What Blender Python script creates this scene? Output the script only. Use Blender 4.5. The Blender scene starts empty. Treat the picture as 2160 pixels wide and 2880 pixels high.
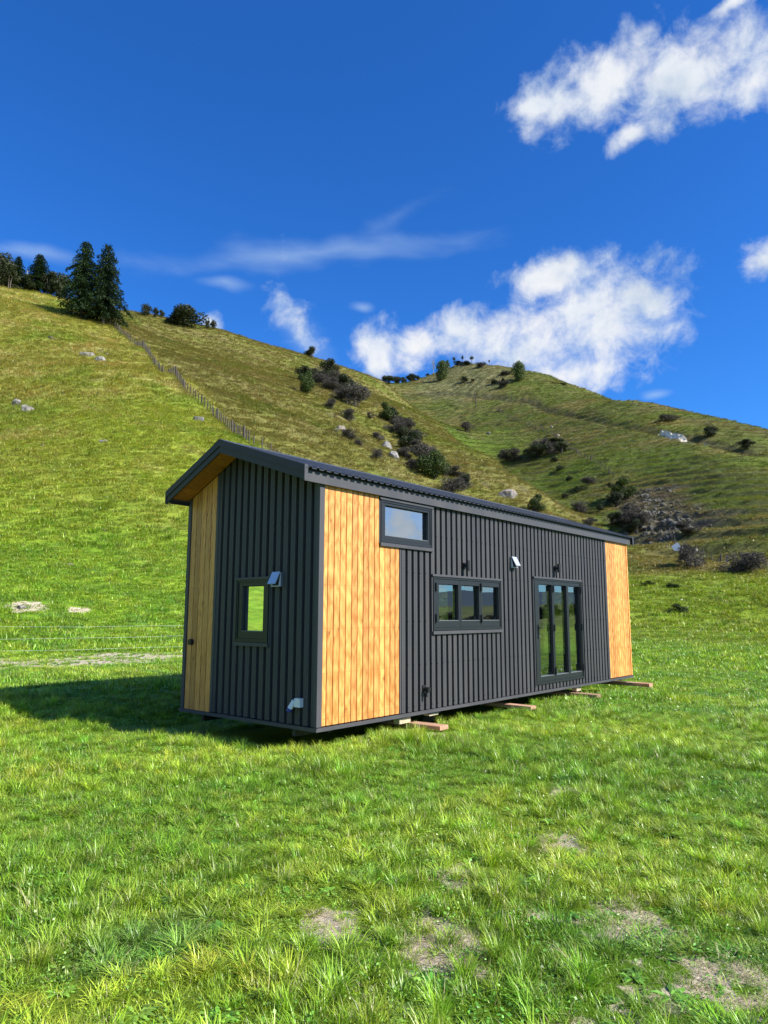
import bpy, math, random
import numpy as np
from mathutils import Matrix, Vector, Euler
R = math.radians
sc = bpy.context.scene
COL = sc.collection
rng = np.random.default_rng(7); random.seed(7)

# ---------------- camera ----------------
cam = bpy.data.cameras.new('camera'); cam_o = bpy.data.objects.new('camera', cam); COL.objects.link(cam_o)
cam.sensor_fit = 'VERTICAL'; cam.sensor_height = 24; cam.lens = 1972.15/2880*24
cam.clip_start = .05; cam.clip_end = 12000
cam_o.matrix_world = Matrix.Translation((0, 0, 1.62)) @ Matrix.Rotation(R(90)+0.14435, 4, 'X') @ Matrix.Rotation(0.00306, 4, 'Z')
sc.camera = cam_o

# ---------------- light ----------------
SUN = Vector((.956, -.419, .800)).normalized()
SUN_EL = math.asin(SUN.z); SUN_AZ = math.atan2(SUN.x, SUN.y)
sl = bpy.data.lights.new('sun', 'SUN'); sl.energy = 5.0; sl.angle = R(.53); sl.color = (1, .955, .87)
so = bpy.data.objects.new('sun', sl); COL.objects.link(so)
so.rotation_euler = SUN.to_track_quat('Z', 'Y').to_euler(); so.location = (0, 0, 50)
sc.view_settings.view_transform = 'Standard'; sc.view_settings.look = 'None'
sc.view_settings.exposure = 0.75; sc.view_settings.gamma = 1; sc.view_settings.use_curve_mapping = False
sc.cycles.max_bounces = 8; sc.cycles.transparent_max_bounces = 12
sc.cycles.diffuse_bounces = 3; sc.cycles.glossy_bounces = 4; sc.cycles.transmission_bounces = 4

# ---------------- node helper ----------------
class NT:
    def __init__(s, tree): s.t = tree; s.n = tree.nodes; s.l = tree.links
    def new(s, ty, **kw):
        n = s.n.new(ty)
        for k, v in kw.items(): setattr(n, k, v)
        return n
    def put(s, sock, v):
        if v is None: return
        if isinstance(v, bpy.types.NodeSocket): s.l.new(v, sock)
        else: sock.default_value = v
    def math(s, op, a, b=None, c=None, clamp=False):
        n = s.new('ShaderNodeMath', operation=op, use_clamp=clamp)
        s.put(n.inputs[0], a); s.put(n.inputs[1], b); s.put(n.inputs[2], c); return n.outputs[0]
    def vm(s, op, a, b=None, out=0):
        n = s.new('ShaderNodeVectorMath', operation=op); s.put(n.inputs[0], a); s.put(n.inputs[1], b)
        return n.outputs['Value'] if op in ('DOT_PRODUCT', 'LENGTH') else n.outputs[0]
    def noise(s, vec, scale, detail=4, rough=.5, dist=0, col=False):
        n = s.new('ShaderNodeTexNoise'); s.put(n.inputs['Vector'], vec); s.put(n.inputs['Scale'], scale)
        n.inputs['Detail'].default_value = detail; n.inputs['Roughness'].default_value = rough; n.inputs['Distortion'].default_value = dist
        return n.outputs['Color' if col else 'Fac']
    def ramp(s, f, stops, interp='LINEAR'):
        n = s.new('ShaderNodeValToRGB'); n.color_ramp.interpolation = interp; e = n.color_ramp.elements
        while len(e) < len(stops): e.new(.5)
        for q, (p, c) in zip(e, stops): q.position = p; q.color = (*c, 1) if len(c) == 3 else c
        s.put(n.inputs[0], f); return n.outputs[0]
    def mr(s, v, a, b, c=0, d=1, smooth=False):
        n = s.new('ShaderNodeMapRange'); n.clamp = True
        if smooth: n.interpolation_type = 'SMOOTHSTEP'
        for i, q in enumerate((v, a, b, c, d)): s.put(n.inputs[i], q)
        return n.outputs[0]
    def mix(s, f, a, b, mode='MIX'):
        n = s.new('ShaderNodeMix', data_type='RGBA', blend_type=mode)
        s.put(n.inputs[0], f)
        for i, v in ((6, a), (7, b)):
            s.put(n.inputs[i], (*v, 1) if isinstance(v, tuple) and len(v) == 3 else v)
        return n.outputs[2]

# cloud directions (centre, two axes, strength)
CUMULUS = [
    ((0.341, 0.715, 0.61), (9.427, -2.317, -2.558), (2.784, 11.236, -14.72), 1.0),
    ((0.256, 0.737, 0.626), (10.972, -3.158, -0.77), (6.363, 11.856, -16.549), 1.0),
    ((0.216, 0.759, 0.614), (16.013, -6.23, 2.078), (14.739, 14.881, -23.56), 1.0),
    ((0.404, 0.698, 0.592), (19.986, -6.767, -5.655), (4.942, 11.996, -17.524), 1.0),
    ((0.291, 0.766, 0.573), (29.949, -18.215, 9.164), (31.808, 17.433, -39.429), 1.0),
    ((0.188, 0.767, 0.614), (26.35, -6.616, 0.218), (16.967, 31.796, -44.937), 1.0),
    ((0.372, 0.666, 0.647), (14.042, -5.759, -2.147), (39.245, 50.749, -74.791), 0.7),
    ((0.297, 0.871, 0.391), (10.176, -2.521, -2.118), (0.011, 5.445, -12.138), 1.0),
    ((0.263, 0.884, 0.387), (16.59, -4.17, -1.767), (1.428, 7.509, -18.135), 1.0),
    ((0.225, 0.874, 0.432), (15.446, -3.213, -1.534), (2.042, 11.761, -24.872), 1.0),
    ((0.346, 0.851, 0.396), (24.745, -8.293, -3.774), (2.495, 9.687, -22.96), 1.0),
    ((0.193, 0.91, 0.367), (9.235, -1.999, 0.107), (2.564, 6.596, -17.684), 1.0),
    ((0.102, 0.921, 0.377), (21.62, -2.078, -0.779), (0.789, 10.451, -25.77), 1.0),
    ((0.044, 0.931, 0.362), (22.567, -0.945, -0.296), (0.455, 12.469, -32.087), 1.0),
    ((-0.011, 0.933, 0.36), (11.611, 7.16, -18.193), (-22.039, 4.279, -11.724), 1.0),
    ((-0.103, 0.917, 0.385), (14.517, 13.764, -28.92), (-92.8, 7.422, -42.621), 0.12),
    ((0.25, 0.911, 0.328), (8.274, -2.016, -0.697), (1.566, 9.781, -28.391), 1.0),
    ((0.451, 0.789, 0.418), (28.968, -19.215, 5.015), (19.098, 11.141, -41.669), 0.75),
    ((-0.234, 0.892, 0.386), (46.46, 10.202, 4.575), (-4.519, 29.674, -71.284), 1.0),
    ((0.958, 0.275, 0.087), (1.128, -3.934, 0.0), (-0.873, -0.25, 10.378), 1.0),
    ((0.895, 0.436, 0.096), (3.14, -6.437, 0.0), (-1.299, -0.634, 15.008), 1.0),
    ((0.996, -0.035, 0.087), (-0.167, -4.772, 0.0), (-0.998, 0.035, 11.416), 1.0),
    ((0.759, -0.637, 0.139), (-2.631, -3.135, 0.0), (-1.018, 0.854, 9.456), 1.0),
    ((0.335, -0.919, 0.208), (-3.365, -1.225, 0.0), (-0.582, 1.599, 8.006), 1.0),
    ((-0.492, -0.853, 0.174), (-2.481, 1.432, 0.0), (0.622, 1.077, 7.053), 1.0),
    ((-0.912, -0.332, 0.242), (-1.4, 3.846, 0.0), (1.861, 0.677, 7.942), 1.0),
]
CIRRUS = [
    ((-0.096, 0.875, 0.475), (3.29, 0.118, 0.446), (2.937, 17.972, -32.487), 0.9),
    ((-0.208, 0.876, 0.435), (19.116, 4.363, 0.368), (-11.818, 32.398, -70.85), 1.0),
    ((-0.438, 0.791, 0.427), (11.97, 5.812, 1.499), (-15.469, 25.082, -62.281), 0.9),
    ((0.022, 0.854, 0.52), (10.357, -2.224, 3.211), (20.843, 23.58, -39.601), 0.45),
    ((-0.035, 0.911, 0.41), (51.286, 1.573, 0.874), (-0.807, 48.578, -107.902), 1.0),
    ((0.359, 0.889, 0.284), (43.211, -15.881, -4.91), (6.298, 30.516, -103.617), 1.0),
    ((-0.131, 0.899, 0.417), (69.07, 8.186, 4.028), (-1.275, 14.913, -32.522), 0.7),
    ((-0.099, 0.923, 0.372), (10.207, 5.497, -10.94), (-26.328, 5.565, -20.818), 0.8),
]
# ---------------- sky ----------------
w = bpy.data.worlds.new('World'); sc.world = w; w.use_nodes = True
t = NT(w.node_tree); t.n.clear()
sky = t.new('ShaderNodeTexSky', sky_type='NISHITA', sun_disc=False, sun_elevation=SUN_EL, sun_rotation=SUN_AZ,
            air_density=1.0, dust_density=0.25, ozone_density=2.6, altitude=200)
hs = t.new('ShaderNodeHueSaturation'); t.l.new(sky.outputs[0], hs.inputs['Color'])
hs.inputs['Saturation'].default_value = 1.22; hs.inputs['Value'].default_value = 1.0; hs.inputs['Hue'].default_value = .5
skyc = t.mix(1.0, hs.outputs[0], (0.31, 0.69, 1.14), 'MULTIPLY')
tc = t.new('ShaderNodeTexCoord'); D = tc.outputs['Generated']
CLOUD_MAX = 5.2
wn = t.noise(D, 6.0, 3, .5, 0, True)
wsub = t.new('ShaderNodeVectorMath', operation='SUBTRACT'); t.l.new(wn, wsub.inputs[0]); wsub.inputs[1].default_value = (.5, .5, .5)
wsc = t.new('ShaderNodeVectorMath', operation='SCALE'); t.l.new(wsub.outputs[0], wsc.inputs[0]); wsc.inputs[3].default_value = .06
Dw = t.vm('ADD', D, wsc.outputs[0])
def blobs(lst):
    acc = None
    for c, u, v, amp in lst:
        cx = t.new('ShaderNodeCombineXYZ')
        t.l.new(t.vm('DOT_PRODUCT', Dw, u), cx.inputs[0]); t.l.new(t.vm('DOT_PRODUCT', Dw, v), cx.inputs[1])
        t.l.new(t.math('MULTIPLY_ADD', t.vm('DOT_PRODUCT', Dw, c), -3., 3.), cx.inputs[2])
        q = t.math('MULTIPLY_ADD', t.vm('LENGTH', cx.outputs[0]), -amp, amp)
        acc = q if acc is None else t.math('SMOOTH_MAX', acc, q, .25)
    return acc
n1 = t.noise(D, 24, 11, .61, .25); n2 = t.noise(D, 6.5, 6, .55, .2)
field = t.math('MAXIMUM', blobs(CUMULUS), -2.0)
up = t.new('ShaderNodeSeparateXYZ'); t.l.new(D, up.inputs[0]); elv = up.outputs[2]
# scattered fair-weather cumulus over the rest of the sky
gc = t.noise(D, 2.6, 4, .5)
away = t.mr(t.vm('DOT_PRODUCT', D, (0., .97, .24)), .60, .30, 0., 1., True)
gen = t.math('SUBTRACT', t.math('MULTIPLY', t.math('SUBTRACT', gc, .57), 5.0), t.math('MULTIPLY', t.math('SUBTRACT', 1., away), 4.))
gen = t.math('SUBTRACT', gen, t.mr(elv, .05, -.02, 0., 3.))
fld = t.math('MAXIMUM', field, gen)
pert = t.math('MULTIPLY_ADD', n1, 5.6, t.math('MULTIPLY_ADD', n2, 1.6, -3.60))
den = t.mr(t.math('ADD', t.math('ADD', t.math('MULTIPLY', fld, 2.5), .0), pert), -.45, 2.3, 0., 1., True)
den = t.math('MULTIPLY', t.math('POWER', den, .8), .95)
# thin high cloud
cvec = t.new('ShaderNodeVectorMath', operation='MULTIPLY'); t.l.new(D, cvec.inputs[0]); cvec.inputs[1].default_value = (2.2, 2.2, 9.)
cn = t.noise(cvec.outputs[0], 3.2, 7, .55, .6)
cir = t.math('MULTIPLY', t.mr(t.math('ADD', blobs(CIRRUS), t.math('MULTIPLY_ADD', cn, 1.1, -.55)), .0, 1.2, 0., 1., True), .50)
sh = t.math('MULTIPLY_ADD', t.noise(D, 15, 8, .66, .3), 1.0, t.math('MULTIPLY', den, .38))
ccol = t.ramp(sh, [(.40, (.50, .66, .88)), (.62, (.72, .82, .94)), (.86, (.93, .96, 1.)), (1., (1., 1., 1.))])
gre = t.mr(t.noise(D, 9.0, 4, .55, .0), .50, .66, 0., 1., True)
ccol = t.mix(1., ccol, t.mix(gre, (1., 1., 1.), (.74, .81, .88)), 'MULTIPLY')
ccol = t.mix(1., ccol, (CLOUD_MAX, CLOUD_MAX, CLOUD_MAX), 'MULTIPLY')
c1 = t.mix(cir, skyc, (2.6, 3.6, 5.0)); c2 = t.mix(den, c1, ccol)
bg = t.new('ShaderNodeBackground'); t.l.new(c2, bg.inputs[0]); bg.inputs[1].default_value = .11
wo = t.new('ShaderNodeOutputWorld'); t.l.new(bg.outputs[0], wo.inputs[0])
# ---------------- surveyed points ----------------
KP = np.array([(-12.8,23.8,0.72),(-11.1,26.8,0.75),(-8.6,29.8,0.81),(-17.4,20.7,1.02),(-20.1,36.9,3.90),(-30.1,54.2,10.53),(-45.2,80.1,23.27),(-69.6,121.5,47.67),(-108.1,185.8,92.92),(-27.5,34.4,3.72),(-47.5,58.1,14.16),(-89.9,107.4,42.21),(-149.3,175.0,91.43),(-40.9,36.8,5.70),(-97.9,85.5,29.17),(-182.6,155.7,77.82),(-15.8,40.0,4.11),(-22.3,55.7,10.80),(-31.7,77.8,22.67),(-43.8,106.3,39.04),(-70.3,154.8,68.53),(-69.6,171.4,75.74),(-84.0,170.4,78.62),(-12.4,42.2,4.26),(-17.7,59.4,11.44),(-24.9,82.3,23.92),(-34.6,112.8,40.75),(-49.6,141.5,56.93),(-14.3,80.7,20.73),(-23.4,97.2,29.55),(-35.1,118.9,41.57),(-53.7,148.6,59.68),(-31.4,124.1,41.97),(-45.7,179.3,69.74),(-59.1,191.1,79.50),(-76.0,208.6,94.55),(-58.6,228.6,97.39),(-29.1,248.3,95.67),(-1.5,262.0,91.01),(-12.4,85.1,20.19),(-18.6,126.6,39.40),(-26.4,178.1,63.46),(-6.7,99.8,23.41),(-9.6,139.7,41.82),(-8.5,199.8,66.72),(1.0,96.0,17.57),(1.4,140.0,35.94),(10.6,204.7,60.61),(16.7,189.3,52.11),(12.1,107.3,19.49),(19.5,170.9,43.12),(24.8,150.0,33.69),(27.9,129.0,24.49),(20.1,106.1,16.56),(29.3,110.2,16.02),(29.5,93.5,10.73),(19.9,75.4,6.47),(10.6,65.1,5.79),(0.6,56.0,5.18),(-7.0,49.5,4.74),(-9.4,65.3,10.75),(0.8,74.0,10.09),(28.1,79.2,7.13),(-106.8,237.0,91.54),(-73.5,290.9,96.18),(-35.5,308.0,88.54),(-164.9,285.8,125.87),(-212.8,252.2,111.04),(-273.0,234.6,103.17),(10.8,299.8,86.38),(27.1,238.5,50.06),(35.4,186.7,29.83),(36.9,150.5,20.51),(37.6,119.2,11.72),(35.8,95.5,7.55),(-0.2,400.0,136.36),(26.2,419.2,144.05),(13.9,384.7,124.97),(50.5,437.1,162.20),(80.0,422.5,153.45),(42.8,372.5,121.15),(37.5,327.9,92.63),(50.9,305.8,84.91),(96.0,388.3,136.98),(104.3,355.0,118.62),(62.0,283.3,78.84),(48.8,224.8,48.54),(45.2,169.1,29.85),(65.7,204.7,46.58),(79.9,247.4,69.13),(109.4,290.1,91.78),(110.3,257.4,77.47),(114.7,238.9,69.49),(122.5,217.9,59.14),(132.7,194.0,45.47),(142.2,161.3,25.50),(175.2,149.0,11.62),(45.4,143.0,21.80),(60.7,153.4,27.30),(43.1,109.9,12.64),(57.5,122.1,18.92),(77.3,162.6,34.83),(80.3,144.1,29.58),(55.5,100.7,13.32),(37.2,79.7,7.20),(40.3,73.7,6.42),(67.1,99.5,14.23),(72.3,82.9,7.11),(27.6,66.5,5.09),(32.6,59.7,4.30),(38.4,53.6,3.52),(-0.2,520.0,142.99),(63.6,556.4,153.08),(123.2,505.2,125.85),(150.1,402.9,90.17),(184.6,332.1,60.84),(220.7,284.4,34.85),(68.4,58.5,2.90),(-0.0,-3.0,0.00),(-0.0,-8.0,0.00),(-0.0,-15.0,0.00),(-0.0,-22.0,0.00),(-0.6,-2.9,0.00),(-1.7,-7.8,0.00),(-3.1,-14.7,0.00),(-4.6,-21.5,0.00),(-1.2,-2.7,0.00),(-3.3,-7.3,0.00),(-6.1,-13.7,0.00),(-8.9,-20.1,0.00),(-1.8,-2.4,0.00),(-4.7,-6.5,0.00),(-8.8,-12.1,0.00),(-12.9,-17.8,0.00),(-2.2,-2.0,0.00),(-5.9,-5.4,0.00),(-11.1,-10.0,0.00),(-16.3,-14.7,0.00),(-2.6,-1.5,0.00),(-6.9,-4.0,0.00),(-13.0,-7.5,0.00),(-19.1,-11.0,0.00),(-2.9,-0.9,0.00),(-7.6,-2.5,0.00),(-14.3,-4.6,0.00),(-20.9,-6.8,0.00),(-3.0,-0.3,0.00),(-8.0,-0.8,0.00),(-14.9,-1.6,0.00),(-21.9,-2.3,0.00),(-3.0,0.3,0.00),(-8.0,0.8,0.00),(-14.9,1.6,0.00),(-21.9,2.3,0.00),(-2.9,0.9,0.00),(-7.6,2.5,0.00),(-14.3,4.6,0.00),(-20.9,6.8,0.00),(-2.6,1.5,0.00),(-6.9,4.0,0.00),(-13.0,7.5,0.00),(-19.1,11.0,0.00),(-2.2,2.0,0.00),(-5.9,5.4,0.00),(-11.1,10.0,0.00),(-16.3,14.7,0.00),(-1.8,2.4,0.00),(-4.7,6.5,0.00),(-8.8,12.1,0.00),(-1.2,2.7,0.00),(-3.3,7.3,0.00),(-6.1,13.7,0.00),(-0.6,2.9,0.00),(-1.7,7.8,0.00),(-3.1,14.7,0.00),(0.0,3.0,0.00),(0.0,8.0,0.00),(0.0,15.0,0.00),(0.0,22.0,0.00),(0.6,2.9,0.00),(1.7,7.8,0.00),(3.1,14.7,0.00),(4.6,21.5,0.00),(1.2,2.7,0.00),(3.3,7.3,0.00),(6.1,13.7,0.00),(8.9,20.1,0.00),(1.8,2.4,0.00),(4.7,6.5,0.00),(8.8,12.1,0.00),(12.9,17.8,0.00),(2.2,2.0,0.00),(5.9,5.4,0.00),(11.1,10.0,0.00),(16.3,14.7,0.00),(2.6,1.5,0.00),(6.9,4.0,0.00),(13.0,7.5,0.00),(19.1,11.0,0.00),(2.9,0.9,0.00),(7.6,2.5,0.00),(14.3,4.6,0.00),(20.9,6.8,0.00),(3.0,0.3,0.00),(8.0,0.8,0.00),(14.9,1.6,0.00),(21.9,2.3,0.00),(3.0,-0.3,0.00),(8.0,-0.8,0.00),(14.9,-1.6,0.00),(21.9,-2.3,0.00),(2.9,-0.9,0.00),(7.6,-2.5,0.00),(14.3,-4.6,0.00),(20.9,-6.8,0.00),(2.6,-1.5,0.00),(6.9,-4.0,0.00),(13.0,-7.5,0.00),(19.1,-11.0,0.00),(2.2,-2.0,0.00),(5.9,-5.4,0.00),(11.1,-10.0,0.00),(16.3,-14.7,0.00),(1.8,-2.4,0.00),(4.7,-6.5,0.00),(8.8,-12.1,0.00),(12.9,-17.8,0.00),(1.2,-2.7,0.00),(3.3,-7.3,0.00),(6.1,-13.7,0.00),(8.9,-20.1,0.00),(0.6,-2.9,0.00),(1.7,-7.8,0.00),(3.1,-14.7,0.00),(4.6,-21.5,0.00),(8.0,28.0,0.10),(14.0,30.0,0.10),(20.0,30.0,0.10),(4.0,26.0,0.10),(10.0,38.0,0.22),(18.0,42.0,0.34),(26.0,44.0,0.40),(34.0,40.0,0.28),(52.0,30.0,0.00),(129.9,75.0,0.00),(346.4,200.0,0.00),(692.8,400.0,0.00),(57.1,18.5,0.00),(142.7,46.4,0.00),(380.4,123.6,0.00),(760.8,247.2,0.00),(59.7,6.3,0.00),(149.2,15.7,0.00),(397.8,41.8,0.00),(795.6,83.6,0.00),(59.7,-6.3,0.00),(149.2,-15.7,0.00),(397.8,-41.8,0.00),(795.6,-83.6,0.00),(57.1,-18.5,0.00),(142.7,-46.4,0.00),(380.4,-123.6,0.00),(760.8,-247.2,0.00),(52.0,-30.0,0.00),(129.9,-75.0,0.00),(346.4,-200.0,0.00),(692.8,-400.0,0.00),(44.6,-40.1,0.00),(111.5,-100.4,0.00),(297.3,-267.7,0.00),(594.5,-535.3,0.00),(35.3,-48.5,0.00),(88.2,-121.4,0.00),(235.1,-323.6,0.00),(470.2,-647.2,0.00),(24.4,-54.8,0.00),(61.0,-137.0,0.00),(162.7,-365.4,0.00),(325.4,-730.8,0.00),(12.5,-58.7,0.00),(31.2,-146.7,0.00),(83.2,-391.3,0.00),(166.3,-782.5,0.00),(-0.0,-60.0,0.00),(-0.0,-150.0,0.00),(-0.0,-400.0,0.00),(-0.0,-800.0,0.00),(-12.5,-58.7,0.00),(-31.2,-146.7,0.00),(-83.2,-391.3,0.00),(-166.3,-782.5,0.00),(-24.4,-54.8,0.00),(-61.0,-137.0,0.00),(-162.7,-365.4,0.00),(-325.4,-730.8,0.00),(-35.3,-48.5,0.00),(-88.2,-121.4,0.00),(-235.1,-323.6,0.00),(-470.2,-647.2,0.00),(-44.6,-40.1,0.00),(-111.5,-100.4,0.00),(-297.3,-267.7,0.00),(-594.5,-535.3,0.00),(-52.0,-30.0,2.00),(-129.9,-75.0,2.00),(-346.4,-200.0,2.00),(-692.8,-400.0,2.00),(-57.1,-18.5,2.00),(-142.7,-46.4,2.00),(-380.4,-123.6,2.00),(-760.8,-247.2,2.00),(-59.7,-6.3,2.00),(-149.2,-15.7,2.00),(-397.8,-41.8,2.00),(-795.6,-83.6,2.00),(-578.5,689.4,20.00),(-394.5,808.9,20.00),(-187.1,880.3,20.00),(31.4,899.5,20.00),(248.1,865.1,20.00),(450.0,779.4,20.00),(625.2,647.4,20.00),(763.2,476.9,20.00),(-59.1,10.4,8.00),(-147.7,26.0,40.00),(-393.9,69.5,60.00),(-886.3,156.3,20.00),(-54.4,25.4,8.00),(-135.9,63.4,40.00),(-362.5,169.0,60.00),(-815.7,380.4,20.00)])
FLY = np.array([0, 30, 80.8, 97.2, 118.9, 148.6, 170.3, 260, 400], float); FLX = np.array([-6, -9, -14.1, -23.4, -35.1, -53.7, -72.3, -149.5, -270.0], float)
BARE = [(.73, 9.5, .22), (1.6, 6.6, .16), (1.25, 5.2, .2), (.5, 4.6, .18), (-.25, 3.9, .2), (.3, 3.7, .25), (1.3, 3.9, .22), (-15.2, 30.1, 1.0), (-13.4, 31.1, .5)]
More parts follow.
